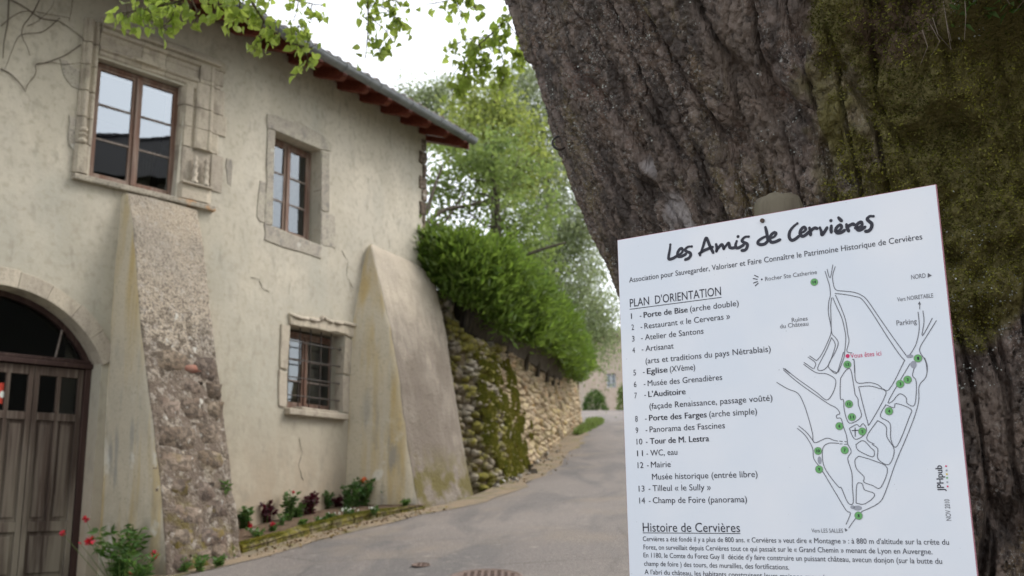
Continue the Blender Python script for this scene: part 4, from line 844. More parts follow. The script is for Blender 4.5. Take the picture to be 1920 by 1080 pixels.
tag(link('foliage', npmesh(np.concatenate([V, V2]), np.concatenate([F, F2+len(V)])), M['hedge_leaf'], hedge), kind='stuff')
core = []; m = MB()
for i in range(24):
    a = 1.0+(hs_[-1]-1.0)*i/23; x, y, b, t, nx, ny = hedge_pt(a, 0); core.append((x, y, b, t, nx, ny))
for i in range(23):
    A_, B_ = core[i], core[i+1]; g_ = lambda c, o, z: (c[0]+c[4]*o, c[1]+c[5]*o, z)
    m.hexa([g_(A_, -.3, A_[2]-.1), g_(B_, -.3, B_[2]-.1), g_(B_, -.8, B_[2]), g_(A_, -.8, A_[2]), g_(A_, .12, A_[2]+(A_[3]-A_[2])*.6), g_(B_, .12, B_[2]+(B_[3]-B_[2])*.6), g_(B_, -.7, B_[3]-.5), g_(A_, -.7, A_[3]-.5)])
m.build('inner_twigs', M['trunk_bark'], hedge)
for i in range(9):
    a = hs_[-1]*(i+.5)/9; x, y, b, t, nx, ny = hedge_pt(a, 0); m = MB(); x -= nx*.3; y -= ny*.3; m.tube([(x, y, b-.3), (x+.05, y, b+.3), (x-.05, y+.1, t-.3)], [.05, .04, .02], 6); m.build('trunk', M['trunk_bark'], hedge)
m = MB(); c = (-1.093, 15.6, 5.739); m.tube([(c[0], c[1]-.25, c[2]-.25), (c[0]+.02, c[1]-.28, c[2]+.1)], [.03, .02], 6); m.build('bare_branch', M['petal_orange'] if False else M['brick'], hedge)

# ------------------------------------------------------------------ trees
def tree(name, label, base, top, r0, clumps, leaf, lsize, dens, mat, barkm=None, limbs=(), group=None, seed=1, droop=.3, aspect=.65, shell=.75, sub=.30, lb=.5):
    rs = np.random.RandomState(seed); T = thing(name, label, 'tree', base, group); m = MB(); B_, T_ = Vector(base), Vector(top)
    pts = [B_+(T_-B_)*k/7+Vector((rs.normal()*r0*.7, rs.normal()*r0*.7, 0))*(0 if k == 0 else 1) for k in range(8)]
    m.tube(pts, [r0*(1-.75*k/7) for k in range(8)], 9); 
    for cx, cy, cz, rx, rz_ in clumps:
        c = Vector((cx, cy, cz)); t = min(.95, max(.15, (c.z-rz_-B_.z)/(T_.z-B_.z))); s = B_+(T_-B_)*t; mid = s.lerp(c, .5)+Vector((rs.normal()*.15, rs.normal()*.15, -.15)); rr_ = r0*(1-.7*t)*.5
        m.tube([s, mid, c], [rr_, rr_*.6, rr_*.25], 6)
        for _ in range(5):
            e = c+Vector((rs.normal()*rx*.5, rs.normal()*rx*.5, rs.normal()*rz_*.5)); m.tube([mid.lerp(c, .4), (mid+e)/2+Vector((0, 0, .08)), e], [rr_*.35, rr_*.22, .008], 5)
    for lp, r in limbs: 
        pp = cr(lp, 5); m.tube(pp, list(np.linspace(r, r*.4, len(pp))), 7)
    m.build('trunk', barkm or M['trunk_bark'], T, smooth=True)
    P = []
    for cx, cy, cz, rx, rz_ in clumps:
        ns = int(dens*rx*max(rx, rz_)*38)+6
        for _ in range(ns):
            d = rs.normal(size=3); d /= np.linalg.norm(d); rad = shell+(1-shell)*rs.rand() if rs.rand() < .7 else rs.rand()
            sc = np.array([cx+d[0]*rx*rad, cy+d[1]*rx*rad, cz+d[2]*rz_*rad]); k = int(leaf*(.5+rs.rand())); sr = sub*(.6+.8*rs.rand())
            q = rs.normal(size=(k, 3))*sr*np.array([1, 1, .6]); q[:, 2] -= droop*np.abs(rs.normal(size=k))*sr*1.5; P.append(sc+q)
    P = np.concatenate(P); V, F = leaf_cloud(P, lsize, up=droop, aspect=aspect, rs=rs); tag(link('crown', npmesh(V, F), mat, T), kind='stuff'); print(name, len(P)); return T
def cl(p, rx, rz_): return (*p, rx, rz_)
# bushy tree with bare dark limbs next to the house corner
c_ = (-0.404, 21, 5.904)
tree('bushy_tree', 'bushy bright green tree with spreading dark limbs behind the hedge by the house corner', (c_[0], 21, 2.9), (-0.3411, 21, 9.037), .16,
     [cl((-1.232, 20.5, 8.994), .7, .5), cl((-0.6151, 21, 8.669), .7, .5), cl((0.0931, 21.5, 8.827), .8, .6), cl((0.6336, 22, 8.09), .6, .6), cl((-0.0955, 21, 7.806), .7, .4), cl((-1.004, 20.5, 7.79), .55, .3), cl((0.1912, 21.5, 7.27), .9, .35), cl((-1.347, 20.5, 8.332), .5, .3), cl((-0.3727, 21, 9.474), .6, .4), cl((0.3689, 22, 6.837), .6, .3)],
     40, .10, .75, M['leaf_mid'], limbs=[([(-1.767, 19.5, 7.107), (-1.411, 19.8, 7.528), (-0.8772, 20.2, 7.757), (-0.3806, 20.8, 8.089)], .06), ([(-1.715, 19.5, 7.387), (-1.57, 19.7, 8.016), (-1.427, 20, 8.581)], .05), ([(-1.551, 19.5, 7.16), (-1.092, 20, 7.065), (-0.6116, 20.6, 7.28)], .05), ([(-0.4483, 20.8, 6.917), (0.1217, 20.5, 6.717), (0.803, 20.5, 6.906), (1.15, 20.6, 7.021)], .05), ([(-1.82, 19.5, 6.828), (-1.356, 19.8, 7.299), (-0.9889, 20.2, 8.052)], .04)], seed=4, droop=.25, sub=.22)
c_ = (-0.2248, 27, 7.121)
tree('tall_lime_tree', 'tall yellow-green tree rising over the roof end behind the bushy tree', (c_[0], 27, 3.6), (-0.6198, 27, 13.26), .2,
     [cl((-0.4684, 27, 12.93), .9, .8), cl((-1.142, 26.5, 12.09), .9, .6), cl((0.0576, 27, 11.95), .9, .8), cl((-1.563, 26, 11.59), .6, .35), cl((-0.8458, 26.5, 11.3), 1.0, .5), cl((0.0421, 27.5, 10.84), .8, .7), cl((-0.9309, 27, 12.78), .5, .5), cl((0.6547, 27, 11.14), .6, .8)],
     50, .12, .75, M['leaf_yel'], seed=9, droop=.4, sub=.28)
c_ = (-2.788, 30, 7.765)
tree('pale_topped_tree', 'pale leafy treetop just showing above the house eave', (c_[0], 30, 3.6), (-2.83, 30, 14.4), .15,
     [cl((-2.655, 30, 13.77), .6, .6), cl((-1.803, 30, 14.03), .7, .6), cl((-2.146, 30, 14.76), .5, .4), cl((-2.994, 30, 13.5), .5, .5), cl((-2.828, 30, 14.13), .55, .45), cl((-3.345, 30, 14.59), .35, .3), cl((-2.402, 30, 14.49), .35, .35), cl((-2.143, 30, 13.49), .6, .5)], 50, .10, .9, M['leaf_pale'], seed=12, droop=.4, sub=.28)
c_ = (1.814, 34, 7.017)
tree('weeping_birch', 'tall pale weeping birch seen between the hedge and the big trunk', (c_[0], 34, 4.4), (1.138, 34, 15.02), .16,
     [cl((0.5644, 34, 15.33), .9, 1.1), cl((1.415, 34, 14.4), .8, 1.2), cl((0.8141, 34, 13), 1.0, 1.2), cl((1.899, 33, 12.65), .8, 1.2), cl((1.675, 33, 10.93), 1.0, 1.2), cl((2.391, 33, 10.35), .7, 1.2), cl((1.142, 34, 10.25), 1.0, 1.0), cl((2.635, 32, 8.816), .5, .9), cl((2.09, 32, 8.107), .9, .9), cl((2.594, 31, 7.125), .55, .6), cl((0.2933, 34, 16.68), .9, .9), cl((-0.493, 34, 15.86), .9, 1.0), cl((-0.3206, 34, 13.82), 1.0, 1.1), cl((0.888, 34, 17.3), .6, .7), cl((1.542, 33, 9.056), .9, .9), cl((1.642, 34, 16.04), .8, 1.1), cl((2.509, 33, 11.3), .6, 1.0), cl((2.949, 31, 7.72), .5, .7), cl((2.188, 34, 14.6), .7, .9)],
     75, .11, .9, M['leaf_pale'], seed=15, droop=1.5, aspect=.45, sub=.30)

# ------------------------------------------------------------------ far end of the lane
fh = thing('far_house', 'pale pinkish masonry house with a small white-framed window at the top of the lane', 'house', (10, 60, 6.04))
zb_ = 5.9; m = MB(); x0, x1 = (4.25, 60, 9.167)[0], 18.0; zt_ = (4.311, 60, 11.38)[2]; zp = zt_+.2; wx0, wz0 = (5.638, 60, 8.278)[0], (5.638, 60, 8.278)[2]; wx1, wz1 = (6.214, 60, 9.142)[0], (6.214, 60, 9.142)[2]
for (a, b, c, d) in ((x0, wx0, zb_, zt_), (wx1, x1, zb_, zt_), (wx0, wx1, zb_, wz0), (wx0, wx1, wz1, zt_)): m.box((a, 60, c), (b, 60.5, d))
m.box((x0, 60.5, zb_), (x0+.5, 68, zt_)); m.box((x1-.5, 60.5, zb_), (x1, 68, zt_)); m.box((x0+.5, 67.5, zb_), (x1-.5, 68, zt_)); m.build('wall', M['far_wall'], fh)
fw_ = MB(); cx = (wx0+wx1)/2
for (a, b, c, d) in ((wx0, wx0+.06, wz0, wz1), (wx1-.06, wx1, wz0, wz1), (cx-.035, cx+.035, wz0, wz1), (wx0, wx1, wz1-.06, wz1), (wx0, wx1, wz0, wz0+.06), (wx0, wx1, wz0+(wz1-wz0)/3-.02, wz0+(wz1-wz0)/3+.02), (wx0, wx1, wz0+(wz1-wz0)*.667-.02, wz0+(wz1-wz0)*.667+.02)): fw_.box((a, 60.1+.004*len(fw_.f), c), (b, 60.16+.004*len(fw_.f), d))
fw = fw_.build('window', M['white_trim'], fh); g = MB(); g.add([(wx0, 60.2, wz0), (wx1, 60.2, wz0), (wx1, 60.2, wz1), (wx0, 60.2, wz1)], [(0, 1, 2, 3)]); g.build('pane', M['glass_mid'], fw)
m = MB(); m.prism([(x0-.3, 59.6, zt_), (x0-.3, 68.4, zt_), (x0-.3, 64, zt_+1.1)], [(x1+.3, 59.6, zt_), (x1+.3, 68.4, zt_), (x1+.3, 64, zt_+1.1)]); m.build('roof', M['tile'], fh)
def shrub(name, label, c, r, h, n, mat, seed, group=None, lsz=.08):
    T = thing(name, label, 'shrub', c, group); rs = np.random.RandomState(seed); P = []
    for _ in range(n):
        d = rs.normal(size=3); d /= np.linalg.norm(d); d[2] = abs(d[2])*1.0; P.append(np.array(c)+d*np.array([r, r, h])*(.8+.2*rs.rand())+rs.normal(size=(14, 3))*.07)
    P = np.concatenate(P); P[:, 2] = np.maximum(P[:, 2], c[2]); V, F = leaf_cloud(P, lsz, dirs=(P-np.array(c))/r*.6+np.array([0, 0, .4]), rs=rs); tag(link('foliage', npmesh(V, F), mat, T), kind='stuff')
    m = MB(); 
    for k in range(5): a = k*1.26; m.tube([c, (c[0]+.6*r*math.cos(a), c[1]+.6*r*math.sin(a), c[2]+h*.7)], [.04, .015], 5)
    m.build('stem', M['trunk_bark'], T); return T
p = (4.216, 52, 6.373); shrub('round_shrub', 'round dark green shrub at the end of the wall before the far house', (p[0], 52, 6.0), .62, 1.25, 260, M['shrub_leaf'], 3)
p = (5.521, 51, 6.264); shrub('round_shrub', 'light green leafy shrub at the far roadside next to the white panel edge', (p[0]+.15, 51, 6.0), .35, 1.5, 180, M['leaf_mid'], 5)
p = (2.36, 33, 4.05)
rs = np.random.RandomState(8); q = np.stack([p[0]-.35+.55*rs.rand(2600), 27+9*rs.rand(2600), np.zeros(2600)], 1); q[:, 0] = np.interp(q[:, 1], [27, 30, 34, 36], [1.65, 2.0, 2.5, 2.65])+.5*rs.rand(2600)*np.clip((q[:, 1]-26)/6, 0, 1); q[:, 2] = gz(q[:, 0], q[:, 1]); V, F = leaf_cloud(q, .16, dirs=np.tile([0, 0, 1.], (2600, 1)), aspect=.15, rs=rs)
tag(link('verge_grass', npmesh(V, F), M['leaf_mid']), kind='stuff')
# ground litter: loose stones at the wall foot
rs = np.random.RandomState(14); GS = [m_ for m_ in matmesh(M['granite'])]; m = MB(); 
for i in range(46):
    a = rs.uniform(1.0, 7.5) if i > 6 else rs.uniform(.9, 2.6); x, y, zb, zt, nx, ny = wp(a); o_ = .06+.22*rs.rand()**2; s_ = .025+.05*rs.rand()
    X, Y = x+nx*o_, y+ny*o_; T = Matrix.Translation((X, Y, gz1(X, Y)+s_*.25)) @ Euler((rs.rand()*6, rs.rand()*6, rs.rand()*6)).to_matrix().to_4x4() @ Matrix.Diagonal((s_*1.3, s_, s_*.9, 1)); me = SM[i % 8]
    m.add([T @ v.co for v in me.vertices], [tuple(p_.vertices) for p_ in me.polygons])
tag(m.build('loose_stones', M['granite'], smooth=True), kind='stuff')
for i, (px) in enumerate(((0.173, 17.71, 2.174), (0.2523, 16.86, 2.077))):
    me = GS[i]; o = bpy.data.objects.new('fallen_stone', me); COL.objects.link(o); o.location = (px[0]+.05, px[1], gz1(px[0], px[1])+.04); o.scale = (.16, .10, .09); WL[o.name] = o.location.copy()
    tag(o, ['pale fallen stone lying against the foot of the wall, the upper one', 'pale fallen stone at the road edge, the lower one'][i], 'stone')

# ------------------------------------------------------------------ flower bed with mossy kerb
kp = [(-2.792, 10.55, 1.137), (-2.551, 11.02, 1.209), (-2.145, 11.93, 1.342), (-1.737, 12.55, 1.441), (-1.326, 13, 1.521), (-1.136, 13.16, 1.55)]
kc = cr([(a, b) for a, b, c in kp], 6); kn = resamp(kc, 9)
kerb = thing('stone_kerb', 'low mossy stone kerb edging the flower bed', 'kerb', (kn[0][0], kn[0][1], gz1(*kn[0])))
for i in range(8):
    a, b = np.array(kn[i]), np.array(kn[i+1]); d = (b-a); l = np.linalg.norm(d); d /= l; n_ = np.array([d[1], -d[0]]); m = MB(); rs = np.random.RandomState(i); NS = 5; vs = []
    a = a+d*.004; b = b-d*.004
    prof = [(-.02, -.06), (-.015, .07), (-.045, .098), (-.12, .105), (-.165, .09), (-.17, -.06)]
    for k in range(NS+1):
        p = a+(b-a)*k/NS
        for o_, z in prof:
            sh = 1-.55*max(0, (i+k/NS-5.5)/2.5); q = p+n_*(o_+rs.normal()*.006); vs.append((q[0], q[1], gz1(q[0], q[1])+(z*sh if z > 0 else z)+rs.normal()*.005))
    m.add(vs, [tuple(range(6)), tuple(range(NS*6, NS*6+6))[::-1]]+[(k*6+j, (k+1)*6+j, (k+1)*6+(j+1) % 6, k*6+(j+1) % 6) for k in range(NS) for j in range(6)]); m.build('kerb_stone', M['moss_flat'], kerb, smooth=False, bevel=.01)
Pk = []
rs = np.random.RandomState(2)
for _ in range(9000):
    t = rs.rand()**1.0; i = t*8; k = min(7, int(i)); a, b = kn[k], kn[k+1]; p = a+(b-a)*(i-k); d = (b-a)/np.linalg.norm(b-a); n_ = np.array([d[1], -d[0]]); o_ = -rs.rand()*.15-.01
    sh = 1-.55*max(0, (i-5.5)/2.5)
    if fbm(np.array([[p[0]*3, p[1]*3, 0]]), 3)[0] > .44 or rs.rand() < .1: q = p+n_*o_; Pk.append((q[0], q[1], gz1(q[0], q[1])+.098*sh))
Pk = np.array(Pk); V, F = leaf_cloud(Pk, .016, dirs=np.tile([0, 0, 1.], (len(Pk), 1)), rs=rs); tag(link('kerb_moss', npmesh(V, F), M['moss'], kerb), kind='stuff')
V = []; ks = resamp(kc, 24)
for i, p in enumerate(ks):
    t = i/23; s = 1.05+(SB+2.2-1.05)*t; q1 = np.array(W(s, 0, -.02)[:2])
    for k in range(7):
        u = k/6; q = np.array(p)*(1-u)+q1*u; V.append((q[0], q[1], gz1(q[0], q[1])+.06+.05*u+.03*(fbm(np.array([[q[0]*6, q[1]*6, 0]]), 2)[0]-.5)))
i = np.arange(23)[:, None]*7+np.arange(6)[None]; F = np.stack([i, i+7, i+8, i+1], -1).reshape(-1, 4); tag(link('flower_bed_soil', npmesh(np.array(V), F, smooth=True), M['soil']), kind='structure')

def plant(name, label, base, h, r, n, mat, lsz, seed, group=None, flowers=(), asp=.5, stems=6, cat='plant', lean=0):
    """stems rising from the base, each carrying leaves as one part, optional flower heads as parts (dx, dy, dz, radius, material)"""
    T = thing(name, label, cat, base, group); rs = np.random.RandomState(seed); m = MB(); P = []; D = []; B_ = np.array(base)
    for k in range(stems):
        a = rs.rand()*6.28; rr_ = r*math.sqrt(rs.rand()); e = B_+np.array([rr_*math.cos(a)+lean, rr_*math.sin(a), h*(.6+.45*rs.rand())]); mid = (B_+e)/2+np.array([rs.normal()*.01, rs.normal()*.01, h*.08])
        m.tube([B_+np.array([rr_*.3*math.cos(a), rr_*.3*math.sin(a), -.02]), mid, e], [.005, .004, .002], 4)
        for _ in range(n//stems):
            t = rs.rand(); p = (B_*(1-t)**2+2*mid*t*(1-t)+e*t*t); aa = rs.rand()*6.28; P.append(p); D.append((math.cos(aa), math.sin(aa), .35+rs.normal()*.3))
    m.build('stems', M['stem'], T); V, F = leaf_cloud(np.array(P), lsz, dirs=np.array(D), aspect=asp, spread=.4, rs=rs); link('leaves', npmesh(V, F), mat, T)
    for j, (dx, dy, dz, fr, fmn) in enumerate(flowers):
        m = MB(); c = B_+np.array([dx, dy, dz]); m.tube([B_+np.array([dx*.3, dy*.3, 0]), c], [.003, .002], 4, m=1)
        for _ in range(26 if fr > .02 else 10):
            d = rs.normal(size=3); d /= np.linalg.norm(d); s_ = np.cross(d, rs.normal(size=3)); s_ /= np.linalg.norm(s_); c2 = c+d*fr*.6; m.add([c, c2+s_*fr*.3, c+d*fr*1.15, c2-s_*fr*.3], [(0, 1, 2, 3)])
        m.build('flower', [M[fmn], M['stem']], T)
    return T
def gb(px, py, Y, up=0):      # helper kept for readability: a point already computed
    return (px, py, Y)
GBED = 'bedding plants in the kerbed flower bed'
bed = [  # base point on the bed, height, radius, kind, label, flowers
 ((-3.114, 11.8, 1.268), .22, .10, 'bed_leaf', 'green bedding plant with crimson blooms touching the buttress end of the flower bed', [(.03, 0, .10, .035, 'petal_red'), (.07, -.03, .06, .03, 'petal_red'), (-.02, 0, .2, .03, 'petal_red')]),
 ((-2.954, 12.12, 1.316), .24, .09, 'purple_leaf', 'dark red-leaved plant nearest the buttress in the flower bed', []),
 ((-2.714, 12.25, 1.346), .32, .10, 'bed_leaf', 'upright green plant with one tall red flower', [(.05, 0, .36, .022, 'petal_red'), (.0, -.03, .12, .018, 'petal_white')]),
 ((-2.551, 12.7, 1.41), .28, .09, 'purple_leaf', 'dark purple-red plant in the middle of the flower bed', []),
 ((-2.439, 13.12, 1.467), .20, .09, 'bed_leaf', 'small green plant between the dark purple plant and the tall bushes', []),
 ((-2.148, 13.05, 1.477), .28, .13, 'bed_leaf', 'bushy green plant above the white flowers', []),
 ((-1.962, 13.26, 1.513), .34, .11, 'bed_leaf', 'bushy green plant topped with orange blooms', [(.0, -.02, .36, .035, 'petal_orange'), (.05, -.03, .32, .03, 'petal_orange'), (-.03, 0, .33, .025, 'petal_orange')]),
 ((-1.798, 13.38, 1.536), .26, .10, 'bed_leaf', 'bushy green plant at the right end of the bushes with a pink bloom', [(.02, -.02, .28, .02, 'petal_red')]),
 ((-1.593, 13.41, 1.554), .10, .10, 'bed_leaf', 'low dark green plant farthest right in the flower bed', []),
 ((-2.009, 12.41, 1.409), .08, .12, 'bed_leaf', 'low clump of white flowers in front of the green bushes', [(RS.normal()*.07, RS.normal()*.04, .07+.03*RS.rand(), .016, 'petal_white') for _ in range(12)]),
 ((-2.213, 12.3, 1.383), .07, .09, 'bed_leaf', 'small low plant with a few white flowers left of the white clump', [(RS.normal()*.05, RS.normal()*.04, .06+.02*RS.rand(), .014, 'petal_white') for _ in range(5)]),
 ((-1.73, 12.5, 1.435), .07, .09, 'bed_leaf', 'small white-flowered plant right of the white clump', [(RS.normal()*.05, RS.normal()*.04, .06+.02*RS.rand(), .014, 'petal_white') for _ in range(6)]),
 ((-2.451, 11.79, 1.307), .08, .06, 'weed_leaf', 'tuft of grass-like leaves near the kerb', []),
 ((-2.735, 11.93, 1.307), .13, .07, 'bed_leaf', 'small green plant left of the upright green one', []),
 ((-2.673, 12.53, 1.383), .16, .07, 'bed_leaf', 'thin green plant between the upright green one and the purple one', []),
 ((-2.32, 13.25, 1.49), .17, .08, 'purple_leaf', 'small dark purple plant close to the wall beside the bushy plants', []),
 ((-2.305, 12.05, 1.347), .06, .10, 'bed_leaf', 'flat green ground plant near the middle of the kerb', [(RS.normal()*.05, RS.normal()*.04, .05, .012, 'petal_white') for _ in range(3)]),
 ((-2.746, 11.54, 1.26), .07, .08, 'bed_leaf', 'low plant with one crimson bloom near the kerb end', [(.02, -.02, .09, .03, 'petal_red')]),
 ((-2.049, 13.2, 1.501), .30, .10, 'bed_leaf', 'leafy green plant between the bushy one and the orange-flowered one', []),
 ((-1.411, 13.15, 1.534), .06, .08, 'weed_leaf', 'tiny weeds at the narrow far end of the flower bed', []),
 ((-2.831, 11.23, 1.216), .09, .10, 'weed_leaf', 'low green plant with tiny white blooms at the kerb corner by the buttress', [(RS.normal()*.05, RS.normal()*.04, .08, .014, 'petal_white') for _ in range(4)])]
for i, (b, h, r, mt, lb_, fl) in enumerate(bed):
    plant('bedding_plant', lb_, (b[0], b[1], gz1(b[0], b[1])+.07), h*1.15, r*1.2, 200 if h > .15 else 90, M[mt], .062 if h > .15 else .042, 40+i, GBED, fl, .6, 8)
# red valerian by the door
vb = (-3.671, 9.6, 0.9799)
plant('red_valerian', 'leafy plant with round red flower heads between the door and the buttress foot', (vb[0], 9.62, gz1(vb[0], 9.62)), .50, .30, 420, M['weed_leaf'], .085, 77, None,
      [(a[0]-vb[0], a[1]-9.62, a[2]-gz1(vb[0], 9.62), r_, 'petal_red') for a, r_ in (((-4.029, 9.6, 1.524), .035), ((-3.932, 9.5, 1.323), .05), ((-4.239, 9.6, 1.396), .03), ((-3.288, 9.4, 1.205), .04), ((-3.486, 9.4, 1.044), .03), ((-4.067, 9.6, 1.306), .02))], .36, 16)
plant('leafy_weed', 'leafy green weed under the valerian at the bottom edge beside the buttress', ((-3.417, 9.4, 1.024)[0], 9.4, gz1(-3.5, 9.4)), .26, .16, 160, M['weed_leaf'], .08, 78, 'weeds at the buttress foot', (), .36, 8)
for i, (px, h, lb_) in enumerate((((-3.123, 9.764, 1.024), .14, 'small green weed nearest the left corner of the granite buttress foot'), ((-2.976, 9.762, 1.032), .15, 'broad green weed in the middle of the granite buttress foot'), ((-2.85, 9.93, 1.059), .08, 'tiny green weed right of the broad weed at the buttress foot'), ((-2.843, 10.38, 1.115), .12, 'green weed at the right corner of the granite buttress foot'))):
    plant('leafy_weed', lb_, (px[0], px[1]-.04, gz1(px[0], px[1])), h, .09, 60, M['weed_leaf'], .06, 60+i, 'weeds at the buttress foot', (), .45, 5)
sw, fl, fr_, wr, dl, dr_ = interp(T1_, 1.72); p = W2(.86, 1.74, dr_+.02); plant('wall_fern', 'small fern-like plant growing from the face of the granite buttress', p, .14, .08, 60, M['weed_leaf'], .07, 90, None, (), .3, 6)
p = (1.223, 30, 3.937)
# white patch of lichen stones at the buttress foot
# dry leaves and grit blown against the kerb and the wall foot
rs = np.random.RandomState(19); P = []
for _ in range(420):
    if rs.rand() < .55: t = rs.rand()*23; k = int(t); p = np.array(ks[k])*(1-t+k)+np.array(ks[min(23, k+1)])*(t-k); X, Y = p[0]+.05+.35*rs.rand()**2, p[1]-.05-.35*rs.rand()**2
    else: x, y, zb, zt, nx, ny = wp(rs.uniform(1.2, 9)); o_ = .1+.6*rs.rand()**2; X, Y = x+nx*o_, y+ny*o_
    P.append((X, Y, gz1(X, Y)+.02))
V, F = leaf_cloud(np.array(P), .04, dirs=rs.normal(size=(len(P), 3))*np.array([1, 1, .12]), spread=.1, rs=rs); tag(link('leaf_litter', npmesh(V, F), M['litter']), kind='stuff')
# manhole covers
def manhole(c, r, label, seed):
    m = MB(); n = 24; z = gz1(c[0], c[1])+.014; sl = .12
    def ring(rr_, dz): return [(c[0]+rr_*math.cos(2*math.pi*k/n), c[1]+rr_*math.sin(2*math.pi*k/n), z+dz+sl*rr_*math.sin(2*math.pi*k/n)) for k in range(n)]
    a = ring(r, 0); b = ring(r*.93, .006); c2 = ring(r*.86, -.002); m.add(a+b+c2, [(k, (k+1) % n, n+(k+1) % n, n+k) for k in range(n)]+[(n+k, n+(k+1) % n, 2*n+(k+1) % n, 2*n+k) for k in range(n)]+[tuple(range(2*n, 3*n))])
    o = m.build('manhole_cover', M['manhole']); tag(o, label, 'manhole cover'); q = MB(); st = .055 if r > .2 else .04; X = -r*.8
    while X < r*.8:
        Y = -math.sqrt(max(0, (r*.8)**2-X*X))
        while Y < math.sqrt(max(0, (r*.8)**2-X*X)): q.box((c[0]+X, c[1]+Y, z+sl*Y-.002), (c[0]+X+st*.55, c[1]+Y+st*.55, z+sl*Y+.005)); Y += st
        X += st
    tag(q.build('raised_pattern', M['manhole'], o), kind='stuff')
c = (-0.8366, 9.117, 1.084); manhole((c[0], c[1]), .085, 'small round cast-iron cover in the road, the one further up the frame', 1)
c = (-0.2403, 8.482, 1.043); manhole((c[0], c[1]-.10), .30, 'large round cast-iron manhole cover cut by the bottom edge of the frame', 2)

# ------------------------------------------------------------------ big old lime tree
TX, TY = 1.50, 3.27
tz = [.1, .6, 1.0, 1.6, 2.33, 2.54, 2.85, 3.17, 3.45, 4.2, 5.2, 6.2]
tr_ = [1.45, 1.12, 1.02, 1.03, 1.11, 1.185, 1.275, 1.36, 1.43, 1.55, 1.7, 1.3]
tx = [0, 0, 0, 0, 0, -.005, -.01, -.03, -.05, -.15, -.3, -.4]
th0 = math.atan2(-TY, -TX)
ths = np.concatenate([np.linspace(th0-1.95, th0+.62, 560), np.linspace(th0+.62, th0-1.95+2*math.pi, 60)[1:-1]])
zs = np.concatenate([np.linspace(.1, 1.0, 60), np.linspace(1.0, 3.62, 520)[1:], np.linspace(3.62, 6.0, 50)[1:]])
TH, Z = np.meshgrid(ths, zs); th, z = TH.ravel(), Z.ravel(); R0 = np.interp(z, tz, tr_); CX = TX+np.interp(z, tz, tx)
arc = (th-th0)*1.2; lean = (z-2.5)
u = arc+.30*lean*np.clip(-arc, -.2, 1.3)
p3 = np.stack([np.cos(th)*1.2, np.sin(th)*1.2, z], 1)
wr_ = fbm(p3*np.array([2.2, 2.2, 1.5]), 3, 40)-.5; wr2 = fbm(p3*np.array([6, 6, 4]), 3, 44)-.5
uu = u+.16*wr_+.05*wr2; vv = z+.25*(fbm(p3*3, 2, 50)-.5)
f1, f2, cid = worley(np.stack([uu*10.5, vv*1.5, np.zeros_like(uu)], 1), 60); plate = sstep(.0, .20, f2-f1)
g1, g2, gid = worley(np.stack([uu*34, vv*15, np.zeros_like(uu)], 1), 70); small = sstep(.0, .16, g2-g1)
fl1, fl2, _f = worley(np.stack([uu*75, vv*42, np.zeros_like(uu)], 1), 75)
lump = fbm(p3*1.7, 3, 80)-.5; fine = fbm(p3*np.array([38, 38, 30]), 4, 90)-.5
# moss on the right side of the visible face, bare wood patch, rusty rotten hollow high up
px_ = sstep(.02, .26, arc+.10*(fbm(p3*5, 3, 91)-.5)*4*.5+.05*(z-2.9)); mossm = px_*sstep(2.05, 2.45, z+.5*(fbm(p3*4, 3, 93)-.5))
MOSS_A0 = 0
mossm = sstep(-.43, -.06, arc+.45*(fbm(p3*5, 4, 91)-.5))*sstep(1.95, 2.2, z+.4*(fbm(p3*4, 3, 93)-.5))
ba = arc+.78+.22*(z-2.44)+.02*(fbm(p3*8, 3, 94)-.5)
bare = np.exp(-(ba/.030)**2-((z-2.40)/.085)**4)+.9*np.exp(-((ba+.045)/.014)**2-((z-2.52)/.10)**4)+.7*np.exp(-((ba+.075)/.012)**2-((z-2.38)/.07)**4)
rust = np.exp(-((arc+.06)/.12)**2-((z-2.70)/.10)**2)
bulge = .17*np.exp(-((arc-.15)/.13)**2)*sstep(2.585, 2.67, z+.05*(fbm(p3*6, 3, 96)-.5))*np.exp(-(np.maximum(z-2.85, 0)/.5)**2)
h = .052*plate*(1-.7*mossm)+.012*small*(1-.5*mossm)+.07*lump+.022*fine+.006*sstep(0, .3, fl2-fl1)*(1-mossm)+.03*(cid-.5)*plate+.006*(gid-.5)
h = h*(1-.4*np.clip(bare, 0, 1))+mossm*.085*sstep(.3, .7, fbm(p3*np.array([11, 11, 11]), 3, 95))+bulge
Rr = R0+h-.045
Vt = np.stack([CX+np.cos(th)*Rr, TY+np.sin(th)*Rr, z+.0*z], 1)
nt_, nz2 = len(ths), len(zs); i = np.arange(nz2-1)[:, None]*nt_+np.arange(nt_)[None]; j = np.arange(nz2-1)[:, None]*nt_+((np.arange(nt_)+1) % nt_)[None]
F = np.stack([i, j, j+nt_, i+nt_], -1).reshape(-1, 4)
lt = thing('old_lime_tree', 'huge old lime tree trunk with furrowed bark and moss, leaning over the lane', 'tree', (TX, TY, .45))
me = npmesh(Vt, F, smooth=True)
for nm, arr in (('moss', mossm), ('bare', np.clip(bare, 0, 1)), ('rust', np.clip(rust, 0, 1))):
    at = me.attributes.new(nm, 'FLOAT', 'POINT'); at.data.foreach_set('value', arr.astype(np.float32))
trunk = link('trunk', me, M['bark'], lt)
